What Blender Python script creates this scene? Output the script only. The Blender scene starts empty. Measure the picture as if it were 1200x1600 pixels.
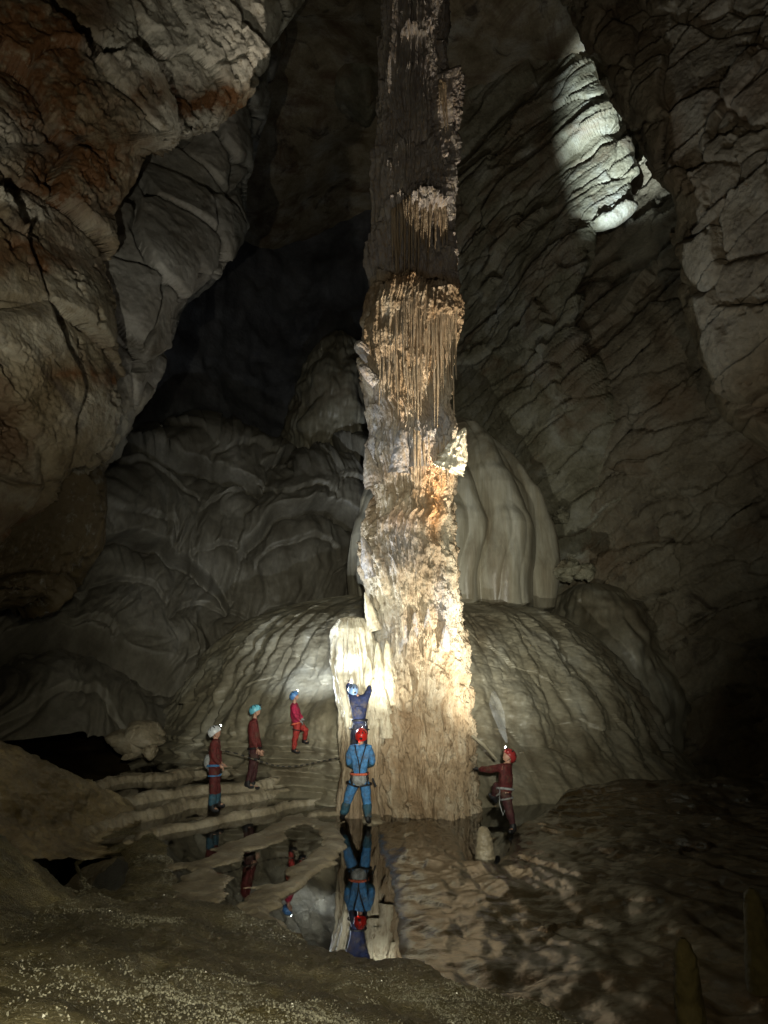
import bpy, math, random
import numpy as np
from mathutils import Vector, Matrix
random.seed(7); rng = np.random.default_rng(7)
C = bpy.context.scene.collection
S = bpy.context.scene
R = math.radians
F32 = np.float32

# ------------------------------------------------------------------ camera, world, exposure
CAM = np.array([0.0, 0.0, 2.88]); FPX = 1050.0; PITCH = R(14)
cd = bpy.data.cameras.new('camera'); cam = bpy.data.objects.new('camera', cd); C.objects.link(cam)
cam.location = CAM; cam.rotation_euler = (R(90) + PITCH, 0, 0)
cd.sensor_fit = 'VERTICAL'; cd.sensor_height = 24; cd.lens = FPX / 1600 * 24
cd.clip_start = 0.05; cd.clip_end = 300
S.camera = cam
w = bpy.data.worlds.new('World'); S.world = w; w.use_nodes = True
w.node_tree.nodes['Background'].inputs[0].default_value = (0.45, 0.62, 1.0, 1)
w.node_tree.nodes['Background'].inputs[1].default_value = 0.0012
S.view_settings.view_transform = 'Standard'; S.view_settings.look = 'None'
S.view_settings.exposure = 1.15; S.view_settings.gamma = 1; S.view_settings.use_curve_mapping = False
S.cycles.use_denoising = True; S.cycles.max_bounces = 6; S.cycles.diffuse_bounces = 3
S.cycles.use_light_tree = True; S.cycles.volume_bounces = 0
S.cycles.sample_clamp_indirect = 4

def pix(px, py, d):
    """world point seen at photo pixel (px, py), at horizontal distance d"""
    px, py, d = np.broadcast_arrays(np.asarray(px, float), np.asarray(py, float), np.asarray(d, float))
    a = (px - 600) / FPX; b = (800 - py) / FPX
    dy = math.cos(PITCH) - b * math.sin(PITCH); dz = math.sin(PITCH) + b * math.cos(PITCH)
    t = d / dy
    return np.stack([a * t, d + 0 * t, CAM[2] + dz * t], -1)
def onz(px, py, z=0.0):
    b = (800 - py) / FPX
    dy = math.cos(PITCH) - b * math.sin(PITCH); dz = math.sin(PITCH) + b * math.cos(PITCH)
    return pix(px, py, (z - CAM[2]) / dz * dy)

LIGHTS = []
def spot(name, loc, aim, watt, col, deg, blend=0.5, size=0.03):
    ld = bpy.data.lights.new(name, 'SPOT'); ld.energy = watt; ld.color = col
    ld.spot_size = R(deg); ld.spot_blend = blend; ld.shadow_soft_size = size
    o = bpy.data.objects.new(name, ld); C.objects.link(o); o.location = loc
    o.rotation_euler = (Vector(aim) - Vector(loc)).to_track_quat('-Z', 'Y').to_euler()
    LIGHTS.append(o); return o
COOL = (0.80, 0.90, 1.0); WARM = (1.0, 0.88, 0.70); NEUT = (0.96, 0.98, 0.86)
# headlamps of the cavers in the picture
spot('headlamp_beam_right', pix(790, 1163, 13.75), pix(665, 850, 15.4), 520, WARM, 70, 0.9)
spot('headlamp_beam_right_narrow', pix(788, 1163, 13.75), pix(655, 470, 15.4), 4300, WARM, 31, 0.9)
spot('headlamp_beam_right_wide', pix(792, 1163, 13.72), pix(770, 760, 24), 560, NEUT, 96, 1.0)
spot('headlamp_beam_left', pix(471, 1073, 17.1), pix(556, 1075, 15.8), 620, COOL, 62, 0.8)
spot('headlamp_beam_left_wide', pix(470, 1066, 17.7), pix(530, 880, 24), 330, COOL, 110, 1.0)
spot('headlamp_beam_white', pix(344, 1130, 15.3), pix(600, 800, 15.6), 1100, COOL, 46, 0.9)
spot('headlamp_beam_white_far', pix(345, 1126, 15.25), pix(548, 800, 25), 2200, COOL, 24, 0.9)
spot('headlamp_beam_front', pix(566, 1142, 14.35), pix(655, 900, 15.3), 160, NEUT, 110, 0.9)
spot('headlamp_beam_front_low', pix(556, 1140, 14.4), pix(532, 1100, 15.6), 40, (.95, .97, .88), 70, 0.9)
spot('headlamp_beam_climber', pix(541, 1056, 15.15), pix(540, 985, 15.6), 26, COOL, 130, 0.9)
# narrow beam added for the bright patch on the right wall, from no visible torch
spot('wall_patch_beam', pix(800, 1175, 13.7), pix(985, 195, 25), 68000, (0.74, 0.90, 1.0), 14, 0.85)
# fill spots added beside the camera, unseen, to lift walls, column foot and foreground
spot('camera_fill', (0.25, -0.3, 3.25), pix(600, 960, 16), 2700, (0.97, 0.97, 0.82), 56, 1.0, 0.06)
spot('column_foot_fill', (0.9, -0.2, 3.3), pix(655, 1070, 16), 2500, (1.0, 0.92, 0.75), 19, 1.0, 0.04)
spot('foreground_fill', (0.1, 0.0, 3.4), pix(330, 1480, 7), 380, (1.0, 0.94, 0.66), 100, 1.0, 0.04)
spot('left_wall_fill', (-2.4, 1.6, 2.3), pix(160, 230, 13), 1000, (1.0, 0.94, 0.74), 60, 1.0, 0.05)
spot('right_wall_fill', (2.2, 1.6, 2.3), pix(1080, 300, 14), 560, (1.0, 0.90, 0.74), 66, 1.0, 0.05)

# ------------------------------------------------------------------ numpy noise
LAT = rng.random((64, 64, 64)).astype(F32) * 2 - 1
def vn(p, seed=0):
    p = p + np.array([seed * 7.31, seed * 3.77, seed * 5.13])
    i = np.floor(p).astype(np.int32); f = (p - i).astype(F32)
    f = f * f * f * (f * (f * 6 - 15) + 10)
    i &= 63; j = (i + 1) & 63
    x0, y0, z0 = i[..., 0], i[..., 1], i[..., 2]; x1, y1, z1 = j[..., 0], j[..., 1], j[..., 2]
    fx, fy, fz = f[..., 0], f[..., 1], f[..., 2]
    a = LAT[x0, y0, z0] * (1 - fx) + LAT[x1, y0, z0] * fx
    b = LAT[x0, y1, z0] * (1 - fx) + LAT[x1, y1, z0] * fx
    c = LAT[x0, y0, z1] * (1 - fx) + LAT[x1, y0, z1] * fx
    d = LAT[x0, y1, z1] * (1 - fx) + LAT[x1, y1, z1] * fx
    a = a * (1 - fy) + b * fy; c = c * (1 - fy) + d * fy
    return a * (1 - fz) + c * fz
ROT = np.array([[0.36, 0.48, -0.8], [-0.8, 0.6, 0.0], [0.48, 0.64, 0.6]])
def fbm(p, s=1.0, octv=4, gain=0.5, seed=0, mode='n'):
    p = np.asarray(p) * s; a = 1.0; t = 0; o = 0
    for k in range(octv):
        n = vn(p, seed + k)
        if mode == 'r': n = 1 - 2 * np.abs(n)
        elif mode == 'b': n = 2 * np.abs(n) - 0.6
        o = o + a * n; t += a; a *= gain; p = (p @ ROT.T) * 2.03
    return o / t
def hsh(c, k):
    h = (c[..., 0] * 374761393 + c[..., 1] * 668265263 + c[..., 2] * 2147483 + k * 974711) & 0x7fffffff
    h = (h ^ (h >> 13)) * 1274126177 & 0x7fffffff
    return ((h ^ (h >> 16)) & 0xffff) / 65535.0
def voro(p, s, seed=0):
    """F1, F2 and a per-cell faceted offset (planar tilted blocks)"""
    p = np.asarray(p) * s; base = np.floor(p).astype(np.int64)
    F1 = np.full(p.shape[:-1], 9.0); F2 = F1.copy(); fac = np.zeros(p.shape[:-1])
    for dx in (-1, 0, 1):
        for dy in (-1, 0, 1):
            for dz in (-1, 0, 1):
                c = base + np.array([dx, dy, dz])
                q = c + np.stack([hsh(c, seed), hsh(c, seed + 1), hsh(c, seed + 2)], -1)
                v = p - q; d = np.sqrt((v ** 2).sum(-1))
                nr = d < F1
                g = (hsh(c, seed + 3) - .5) + ((hsh(c, seed + 4) - .5) * v[..., 0] + (hsh(c, seed + 5) - .5) * v[..., 2] + (hsh(c, seed + 6) - .5) * v[..., 1]) * 1.4
                F2 = np.where(nr, F1, np.minimum(F2, d)); F1 = np.where(nr, d, F1); fac = np.where(nr, g, fac)
    return F1, F2, fac
def sst(x): x = np.clip(x, 0, 1); return x * x * (3 - 2 * x)
def smooth_interp(pts, q):
    pts = sorted(pts); return np.interp(q, [a[0] for a in pts], [a[1] for a in pts])

def rbf(ctrl):
    c = np.array(ctrl, float); X = c[:, :2] / 500.0; n = len(c)
    def ph(r): return np.where(r > 1e-9, r * r * np.log(np.maximum(r, 1e-9)), 0)
    A = np.zeros((n + 3, n + 3)); A[:n, :n] = ph(np.linalg.norm(X[:, None] - X[None], axis=-1)) + np.eye(n) * 1e-3
    A[:n, n] = 1; A[:n, n + 1:] = X; A[n:, :n] = A[:n, n:].T
    b = np.zeros(n + 3); b[:n] = c[:, 2]; wt = np.linalg.solve(A, b)
    def f(x, y):
        Q = np.stack([np.asarray(x, float).ravel(), np.asarray(y, float).ravel()], -1) / 500.0
        o = wt[n] + Q @ wt[n + 1:]
        for k in range(n): o = o + wt[k] * ph(np.linalg.norm(Q - X[k], axis=-1))
        return o.reshape(np.shape(x))
    return f

# ------------------------------------------------------------------ mesh helpers
def link(o, parent=None):
    C.objects.link(o)
    if parent is not None: o.parent = parent
    return o
def tag(o, label=None, cat=None, group=None, kind=None):
    for k, v in (('label', label), ('category', cat), ('group', group), ('kind', kind)):
        if v: o[k] = v
    return o
def raw_mesh(name, V, Fq, mat=None, parent=None, smooth=True, attrs=None):
    me = bpy.data.meshes.new(name); V = np.asarray(V, F32).reshape(-1, 3); Fq = np.asarray(Fq, np.int32)
    k = Fq.shape[1]
    me.vertices.add(len(V)); me.vertices.foreach_set('co', V.ravel())
    me.loops.add(Fq.size); me.loops.foreach_set('vertex_index', Fq.ravel())
    me.polygons.add(len(Fq)); me.polygons.foreach_set('loop_start', np.arange(0, Fq.size, k, dtype=np.int32))
    me.polygons.foreach_set('use_smooth', np.full(len(Fq), smooth))
    me.update(calc_edges=True)
    for n, v in (attrs or {}).items():
        at = me.attributes.new(n, 'FLOAT', 'POINT'); at.data.foreach_set('value', np.asarray(v, F32).ravel())
    if mat: me.materials.append(mat)
    o = bpy.data.objects.new(name, me); return link(o, parent)
def gridfaces(ny, nx, flip=False, closed=False):
    i = np.arange(ny * nx).reshape(ny, nx)
    if closed: i = np.concatenate([i, i[:, :1]], 1)
    a, b, c, d = i[:-1, :-1], i[:-1, 1:], i[1:, 1:], i[1:, :-1]
    f = np.stack([a, b, c, d] if not flip else [a, d, c, b], -1)
    return f.reshape(-1, 4)
def normals(P, flip=False):
    du = np.gradient(P, axis=1); dv = np.gradient(P, axis=0)
    n = np.cross(du, dv); n /= np.maximum(np.linalg.norm(n, axis=-1, keepdims=True), 1e-9)
    return -n if flip else n
def toward(P, N, c):
    """orient normals to the point c"""
    s = np.sign(((c - P) * N).sum(-1, keepdims=True).mean()); return N * (s if s != 0 else 1)
def cam_grid(name, px, py, d, disp, mat, attrs=None, parent=None, target=None):
    P = pix(px, py, d); N = normals(P)
    v = (CAM - P); sgn = np.sign((v * N).sum(-1).mean()); N = N * sgn
    D = disp(P)
    P2 = P + N * D[..., None]
    o = raw_mesh(name, P2, gridfaces(*P.shape[:2], flip=sgn > 0), mat, parent, attrs=attrs(P, px, py) if attrs else None)
    return o
def layer_side(name, edge, outer, y0, y1, ctrl, nu, nv, disp, mat, rd=1.5, ru=90, wrapd=5.0, nwrap=40, attrs=None, jag=6, seed=3):
    """rock mass seen from outer to its silhouette edge x_e(y); behind the edge it turns back into the depth"""
    f = rbf(ctrl); y = np.linspace(y0, y1, nv); xe = smooth_interp(edge, y)
    q = np.stack([y / 45, y * 0 + seed * 3.1, y * 0], -1)
    jg = jag * fbm(q, 1, 5, 0.62, seed)
    u = np.linspace(0, 1, nu); u = u ** 0.9
    px = outer + (xe[:, None] - outer) * u[None] + jg[:, None] * sst((u[None] - .75) * 4); xe = xe + jg; py = np.repeat(y[:, None], nu, 1)
    d = f(px, py)
    ed = np.abs(xe[:, None] - px); q = np.clip(1 - ed / ru, 0, 1)
    d = d + rd * (1 - np.sqrt(np.maximum(1 - q * q * 0.98, 0)))
    t = np.linspace(0, 1, nwrap + 1)[1:]
    s = np.sign(xe - outer)[:, None]
    wx = xe[:, None] - s * 40 * (t[None] ** 2)
    wd = d[:, -1:] + wrapd * t[None] ** 1.4
    px = np.concatenate([px, wx], 1); py = np.concatenate([py, np.repeat(y[:, None], nwrap, 1)], 1); d = np.concatenate([d, wd], 1)
    return cam_grid(name, px, py, d, disp, mat, attrs)
def layer_top(name, edge, low, x0, x1, ctrl, nu, nv, disp, mat, rd=0.3, ru=40, wrapd=2.0, nwrap=30, jag=3, seed=5, drop=0.6):
    """ground mass seen from row low up to its crest y_e(x); behind the crest it falls away"""
    f = rbf(ctrl); x = np.linspace(x0, x1, nu); ye = smooth_interp(edge, x)
    q = np.stack([x / 60, x * 0 + seed * 2.3, x * 0], -1); ye = ye + jag * fbm(q, 1, 5, 0.6, seed)
    v = np.linspace(0, 1, nv)
    py = low + (ye[None] - low) * v[:, None]; px = np.repeat(x[None], nv, 0)
    d = f(px, py); q = np.clip(1 - (py - ye[None]) / ru, 0, 1)
    d = d + rd * (1 - np.sqrt(np.maximum(1 - q * q * 0.98, 0)))
    P = pix(px, py, d)
    t = np.linspace(0, 1, nwrap + 1)[1:, None]
    W = np.repeat(P[-1:], nwrap, 0).copy(); W[..., 1] += wrapd * t; W[..., 2] -= drop * wrapd * t ** 1.5
    P = np.concatenate([P, W], 0); N = normals(P); N = N * np.sign(N[..., 2].mean() + 1e-9)
    D = disp(P); P = P + N * D[..., None]
    n0 = normals(P)[..., 2].mean()
    return raw_mesh(name, P, gridfaces(*P.shape[:2], flip=n0 < 0), mat)

# ------------------------------------------------------------------ materials
def newmat(name):
    m = bpy.data.materials.new(name); m.use_nodes = True; nt = m.node_tree
    b = nt.nodes['Principled BSDF']; return m, nt, b
def rock(name, dark, mid, light, scale=1.0, stretch=(1, 1, 1), bump=0.3, bdist=0.03, rough=0.6, spec=0.4, fine=1.0,
         stains=None, blot=None, blot_amt=0.5, rvar=0.15, veins=None):
    m, nt, b = newmat(name); N = nt.nodes; L = nt.links
    tc = N.new('ShaderNodeTexCoord'); mp = N.new('ShaderNodeMapping'); mp.inputs['Scale'].default_value = stretch
    L.new(tc.outputs['Object'], mp.inputs['Vector'])
    def noise(sc, det=8, ro=0.6, vec=mp, dist=0.0):
        n = N.new('ShaderNodeTexNoise'); n.inputs['Scale'].default_value = sc; n.inputs['Detail'].default_value = det
        n.inputs['Roughness'].default_value = ro; n.inputs['Distortion'].default_value = dist
        L.new(vec.outputs[0] if vec is mp else vec.outputs['Object'], n.inputs['Vector']); return n
    n1 = noise(0.9 * scale, 10, 0.62, dist=0.4)
    r = N.new('ShaderNodeValToRGB'); e = r.color_ramp.elements
    e[0].position = 0.30; e[0].color = (*dark, 1); e[1].position = 0.70; e[1].color = (*light, 1)
    k = r.color_ramp.elements.new(0.5); k.color = (*mid, 1)
    L.new(n1.outputs['Fac'], r.inputs[0]); col = r.outputs[0]
    n2 = noise(9 * scale * fine, 6, 0.7)
    def mix(a, c, fac, mode='MIX'):
        x = N.new('ShaderNodeMix'); x.data_type = 'RGBA'; x.blend_type = mode
        if isinstance(fac, float): x.inputs[0].default_value = fac
        else: L.new(fac, x.inputs[0])
        for v, s in ((a, 6), (c, 7)):
            if isinstance(v, tuple): x.inputs[s].default_value = (*v, 1)
            else: L.new(v, x.inputs[s])
        return x.outputs[2]
    def ramp(src, lo, hi):
        x = N.new('ShaderNodeMapRange'); x.inputs[1].default_value = lo; x.inputs[2].default_value = hi; L.new(src, x.inputs[0]); return x.outputs[0]
    g = ramp(n2.outputs['Fac'], 0.3, 0.7); x = N.new('ShaderNodeMix'); x.data_type = 'RGBA'
    gm = N.new('ShaderNodeMapRange'); gm.inputs[1].default_value = 0.25; gm.inputs[2].default_value = 0.75
    gm.inputs[3].default_value = 0.72; gm.inputs[4].default_value = 1.2; L.new(n2.outputs['Fac'], gm.inputs[0])
    v = N.new('ShaderNodeVectorMath'); v.operation = 'SCALE'; L.new(col, v.inputs[0]); L.new(gm.outputs[0], v.inputs['Scale']); col = v.outputs[0]
    if blot:
        n3 = noise(0.45 * scale, 9, 0.68, vec=tc, dist=0.8); f = ramp(n3.outputs['Fac'], 0.5, 0.62)
        mul = N.new('ShaderNodeMath'); mul.operation = 'MULTIPLY'; L.new(f, mul.inputs[0]); mul.inputs[1].default_value = blot_amt
        col = mix(col, blot, mul.outputs[0])
    if veins:
        n4 = noise(0.7 * scale, 8, 0.7, vec=tc, dist=1.0); f = ramp(n4.outputs['Fac'], 0.56, 0.66)
        mul = N.new('ShaderNodeMath'); mul.operation = 'MULTIPLY'; L.new(f, mul.inputs[0]); mul.inputs[1].default_value = 0.85
        col = mix(col, veins, mul.outputs[0])
    for an, ac, am in (stains or []):
        at = N.new('ShaderNodeAttribute'); at.attribute_name = an
        n5 = noise(5 * scale, 6, 0.7); f = ramp(n5.outputs['Fac'], 0.32, 0.55)
        mul = N.new('ShaderNodeMath'); mul.operation = 'MULTIPLY'; L.new(at.outputs['Fac'], mul.inputs[0]); L.new(f, mul.inputs[1])
        m2 = N.new('ShaderNodeMath'); m2.operation = 'MULTIPLY'; m2.use_clamp = True; L.new(mul.outputs[0], m2.inputs[0]); m2.inputs[1].default_value = am
        col = mix(col, ac, m2.outputs[0])
    L.new(col, b.inputs['Base Color'])
    rr = N.new('ShaderNodeMapRange'); rr.inputs[3].default_value = max(0.03, rough - rvar); rr.inputs[4].default_value = min(1, rough + rvar)
    L.new(n2.outputs['Fac'], rr.inputs[0]); L.new(rr.outputs[0], b.inputs['Roughness'])
    b.inputs['Specular IOR Level'].default_value = spec
    nb = noise(14 * scale * fine, 8, 0.68); vb = N.new('ShaderNodeTexVoronoi'); vb.inputs['Scale'].default_value = 11 * scale * fine
    L.new(mp.outputs[0], vb.inputs['Vector'])
    ad = N.new('ShaderNodeMath'); ad.operation = 'MULTIPLY_ADD'; L.new(vb.outputs['Distance'], ad.inputs[0]); ad.inputs[1].default_value = 0.5; L.new(nb.outputs['Fac'], ad.inputs[2])
    bp = N.new('ShaderNodeBump'); bp.inputs['Strength'].default_value = bump; bp.inputs['Distance'].default_value = bdist
    L.new(ad.outputs[0], bp.inputs['Height']); L.new(bp.outputs[0], b.inputs['Normal'])
    return m
def flat(name, col, rough=0.6, emit=None, es=0, noise=0.15, metal=0):
    m, nt, b = newmat(name); b.inputs['Roughness'].default_value = rough; b.inputs['Metallic'].default_value = metal
    n = nt.nodes.new('ShaderNodeTexNoise'); n.inputs['Scale'].default_value = 18; n.inputs['Detail'].default_value = 5
    tc = nt.nodes.new('ShaderNodeTexCoord'); nt.links.new(tc.outputs['Object'], n.inputs['Vector'])
    mr = nt.nodes.new('ShaderNodeMapRange'); mr.inputs[1].default_value = .3; mr.inputs[2].default_value = .7
    mr.inputs[3].default_value = 1 - noise * 2; mr.inputs[4].default_value = 1 + noise; nt.links.new(n.outputs['Fac'], mr.inputs[0])
    v = nt.nodes.new('ShaderNodeVectorMath'); v.operation = 'SCALE'; v.inputs[0].default_value = col; nt.links.new(mr.outputs[0], v.inputs['Scale'])
    nt.links.new(v.outputs[0], b.inputs['Base Color'])
    if emit: b.inputs['Emission Color'].default_value = (*emit, 1); b.inputs['Emission Strength'].default_value = es
    return m
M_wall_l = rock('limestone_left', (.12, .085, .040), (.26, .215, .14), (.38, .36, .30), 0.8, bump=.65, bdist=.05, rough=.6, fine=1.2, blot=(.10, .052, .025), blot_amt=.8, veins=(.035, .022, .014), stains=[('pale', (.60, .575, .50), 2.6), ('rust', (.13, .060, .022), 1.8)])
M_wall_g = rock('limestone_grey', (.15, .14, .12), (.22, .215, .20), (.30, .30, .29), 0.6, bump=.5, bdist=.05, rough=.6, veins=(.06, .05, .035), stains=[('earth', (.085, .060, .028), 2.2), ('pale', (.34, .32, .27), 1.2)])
M_wall_r = rock('limestone_banded', (.12, .105, .06), (.24, .22, .15), (.36, .35, .29), 0.7, bump=.9, bdist=.05, rough=.6, blot=(.15, .095, .05), blot_amt=.6)
M_wall_rn = rock('limestone_russet', (.10, .078, .048), (.21, .175, .115), (.30, .27, .20), 0.7, bump=.9, bdist=.05, rough=.6, blot=(.15, .085, .04), blot_amt=.45, veins=(.05, .035, .02))
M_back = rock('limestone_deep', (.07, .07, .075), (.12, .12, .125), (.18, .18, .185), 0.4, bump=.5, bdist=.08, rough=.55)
M_flow = rock('flowstone', (.15, .125, .08), (.27, .24, .17), (.38, .36, .29), 0.5, stretch=(1.4, 1.4, .7), bump=.30, bdist=.02, rough=.42, spec=.5, blot=(.12, .085, .05), blot_amt=.5)
M_tier = rock('flowstone_shaded', (.10, .085, .062), (.18, .162, .125), (.27, .25, .21), 0.5, stretch=(1.4, 1.4, .5), bump=.35, bdist=.03, rough=.5, spec=.4)  # flowstone toned down to paint the back slope's gloom into the rock
M_bell = rock('flowstone_bell', (.19, .145, .09), (.37, .33, .24), (.50, .47, .38), 0.55, stretch=(2.4, 2.4, .25), bump=.25, bdist=.02, rough=.38, spec=.5, fine=.7)
M_col = rock('column_calcite', (.19, .125, .065), (.37, .28, .18), (.56, .49, .37), 1.7, stretch=(1.5, 1.5, .6), bump=.9, bdist=.03, rough=.6, spec=.35, fine=1.3,
             blot=(.27, .17, .09), blot_amt=.45, stains=[('orange', (.46, .23, .085), .95), ('pale', (.68, .62, .47), 1.5), ('grey', (.33, .33, .35), 1.1)])
M_dam = rock('rimstone', (.15, .12, .075), (.30, .25, .17), (.44, .39, .30), 1.6, bump=.5, bdist=.02, rough=.45, spec=.5)
M_wet = rock('wet_calcite', (.024, .015, .006), (.055, .038, .017), (.105, .075, .038), 1.1, stretch=(1, 1, 1), bump=.35, bdist=.012, rough=.15, rvar=.1, spec=.8, fine=1.6, blot=(.05, .028, .012), blot_amt=.6)
M_crust = rock('crystal_crust', (.038, .030, .009), (.13, .105, .042), (.28, .235, .12), 1.6, stretch=(.5, 1.3, 1.3), bump=1.0, bdist=.03, rough=.30, spec=.8, fine=2.6, rvar=.2)
M_slab = rock('streaked_slab', (.07, .05, .02), (.20, .15, .075), (.35, .28, .16), 1.1, stretch=(2.6, .5, 2.4), bump=.6, bdist=.02, rough=.4, spec=.6, fine=1.5)

# ------------------------------------------------------------------ displacement recipes
def crack(P, s, wdt, dep, seed=0, warp=.35):
    Q = P + warp / s * np.stack([fbm(P, s * .9, 3, .5, 21 + seed), fbm(P, s * .9, 3, .5, 31 + seed), fbm(P, s * .9, 3, .5, 41 + seed)], -1)
    F1, F2, fac = voro(Q, s, seed)
    e = F2 - F1
    return -dep * np.exp(-(e / wdt) ** 2), fac
def disp_left(P):
    c, f = crack(P * np.array([1, .8, 1]), .42, .04, .15, 1)
    c2, f2 = crack(P, 1.5, .07, .05, 5)
    m = sst(fbm(P, .5, 3, .5, 77) * 1.6 + .5)
    return c + f * .45 + c2 * m * .6 + f2 * .10 * (.3 + m) + .15 * fbm(P, 1.2, 6, .66, 3) * (0.4 + m) + .05 * fbm(P, 5, 4, .6, 9, 'b') * m - .12 * sst((fbm(P, 2.2, 4, .6, 55) - .28) * 5)
def disp_grey(P):
    c, f = crack(P, .45, .05, .25, 11)
    lowr = sst((6.5 - P[..., 2]) / 1.2)
    return lowr * (.22 * fbm(P, 1.6, 5, .65, 17) + .10 * fbm(P, 5, 3, .6, 18, 'b')) + c + f * .55 + .09 * fbm(P, 1.1, 6, .58, 13) + .03 * fbm(P, 5, 3, .6, 15)
def bedding(P, n, sp, amp, seed, wob=.35):
    n = np.array(n, float); n /= np.linalg.norm(n)
    s = (P @ n) / sp + wob * fbm(P, .25, 4, .55, seed)
    k = np.floor(s); fr = s - k; cc = np.stack([k, k * 0, k * 0], -1).astype(np.int64)
    st = hsh(cc, seed) - .5; m = sst(fbm(P, .5, 3, .5, seed + 3) * 2 + .55)
    return amp * (st * .9 + .6 * fr) - amp * 1.3 * np.exp(-(fr / .07) ** 2) * m
def disp_right(P):
    b = bedding(P, (-.42, .1, .9), 1.7, .26, 61, .7) + bedding(P, (-.5, .1, .8), .62, .07, 71, .9)
    Pb = P @ np.array([[.9, 0, .43], [0, 1, 0], [-.43, 0, .9]]).T * np.array([.55, .8, 1.5]); c, f = crack(Pb, .42, .035, .12, 81, .6)
    c = c * sst(fbm(P, .45, 3, .5, 87) * 2.5 + .35)
    return b + c + f * .45 + .16 * fbm(P, .9, 6, .62, 63)
def disp_near(P):
    b = bedding(P, (-.15, .1, 1), 1.3, .16, 91)
    c, f = crack(P, .6, .05, .14, 95)
    return b + c + f * .30 + .11 * fbm(P, 1.2, 6, .62, 93) - .12 * sst((fbm(P, 1.8, 4, .6, 57) - .25) * 5)
def disp_back(P):
    return .9 * fbm(P, .22, 5, .55, 101) + .35 * fbm(P * np.array([1, 1, .25]), .9, 3, .5, 103, 'b')

# ------------------------------------------------------------------ cave shell
def pb(px, py, cx, cy, rx, ry): return np.exp(-((px - cx) / rx) ** 2 - ((py - cy) / ry) ** 2)
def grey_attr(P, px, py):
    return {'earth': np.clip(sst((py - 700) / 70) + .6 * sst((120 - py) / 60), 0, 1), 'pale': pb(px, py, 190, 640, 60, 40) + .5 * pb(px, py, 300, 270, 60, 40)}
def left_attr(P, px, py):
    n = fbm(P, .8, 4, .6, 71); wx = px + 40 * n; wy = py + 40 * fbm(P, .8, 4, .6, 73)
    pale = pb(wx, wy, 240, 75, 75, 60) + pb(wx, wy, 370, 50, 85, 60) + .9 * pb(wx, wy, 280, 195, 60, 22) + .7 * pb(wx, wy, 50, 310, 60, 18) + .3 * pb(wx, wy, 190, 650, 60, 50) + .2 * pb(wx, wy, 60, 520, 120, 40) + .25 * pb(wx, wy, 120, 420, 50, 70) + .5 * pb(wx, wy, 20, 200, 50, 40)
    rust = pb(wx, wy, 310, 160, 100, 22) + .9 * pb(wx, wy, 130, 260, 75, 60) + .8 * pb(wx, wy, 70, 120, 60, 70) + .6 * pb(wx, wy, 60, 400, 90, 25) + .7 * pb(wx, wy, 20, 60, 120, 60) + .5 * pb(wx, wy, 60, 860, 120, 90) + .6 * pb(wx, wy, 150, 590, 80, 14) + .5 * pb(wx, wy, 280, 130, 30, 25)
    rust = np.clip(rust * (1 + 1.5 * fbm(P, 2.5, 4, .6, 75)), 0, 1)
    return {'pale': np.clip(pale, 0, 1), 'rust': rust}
e_front = [(-300, 620), (-100, 520), (0, 470), (30, 458), (80, 432), (120, 398), (165, 362), (196, 336), (208, 328), (226, 232), (240, 214), (300, 203), (335, 178), (400, 176), (470, 188), (540, 182), (600, 188), (640, 192), (680, 178), (720, 152), (760, 105), (800, 60), (860, 0), (960, -80), (1100, -200)]
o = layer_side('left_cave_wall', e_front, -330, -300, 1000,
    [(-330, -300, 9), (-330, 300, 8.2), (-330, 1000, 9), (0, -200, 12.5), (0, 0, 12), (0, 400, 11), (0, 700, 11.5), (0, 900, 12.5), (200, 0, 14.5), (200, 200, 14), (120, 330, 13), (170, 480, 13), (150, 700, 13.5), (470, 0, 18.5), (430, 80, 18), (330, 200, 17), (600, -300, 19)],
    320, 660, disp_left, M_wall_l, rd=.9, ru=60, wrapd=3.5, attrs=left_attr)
tag(o, kind='structure')
e_grey = [(-100, 440), (60, 432), (130, 420), (200, 402), (260, 392), (300, 386), (350, 389), (375, 380), (405, 355), (430, 343), (465, 306), (490, 290), (530, 283), (560, 266), (600, 240), (640, 226), (680, 204), (705, 190), (735, 158), (800, 162), (850, 160), (890, 125), (930, 85), (950, 0), (1000, -100)]
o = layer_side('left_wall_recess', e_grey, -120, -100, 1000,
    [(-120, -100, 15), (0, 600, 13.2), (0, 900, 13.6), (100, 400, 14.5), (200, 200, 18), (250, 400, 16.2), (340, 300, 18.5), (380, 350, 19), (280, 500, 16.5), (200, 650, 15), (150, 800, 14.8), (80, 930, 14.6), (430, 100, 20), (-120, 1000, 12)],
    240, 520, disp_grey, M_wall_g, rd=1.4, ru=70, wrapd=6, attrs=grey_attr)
tag(o, kind='structure')
# back wall, left edge behind the left wall, far right behind the column
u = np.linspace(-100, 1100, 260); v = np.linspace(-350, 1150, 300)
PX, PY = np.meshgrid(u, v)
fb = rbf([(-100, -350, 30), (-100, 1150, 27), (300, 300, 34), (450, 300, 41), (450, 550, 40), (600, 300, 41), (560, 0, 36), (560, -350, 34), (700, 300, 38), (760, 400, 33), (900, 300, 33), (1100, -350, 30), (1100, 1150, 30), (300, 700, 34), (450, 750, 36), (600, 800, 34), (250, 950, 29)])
tag(cam_grid('back_cave_wall', PX, PY, fb(PX, PY), disp_back, M_back), kind='structure')
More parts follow.
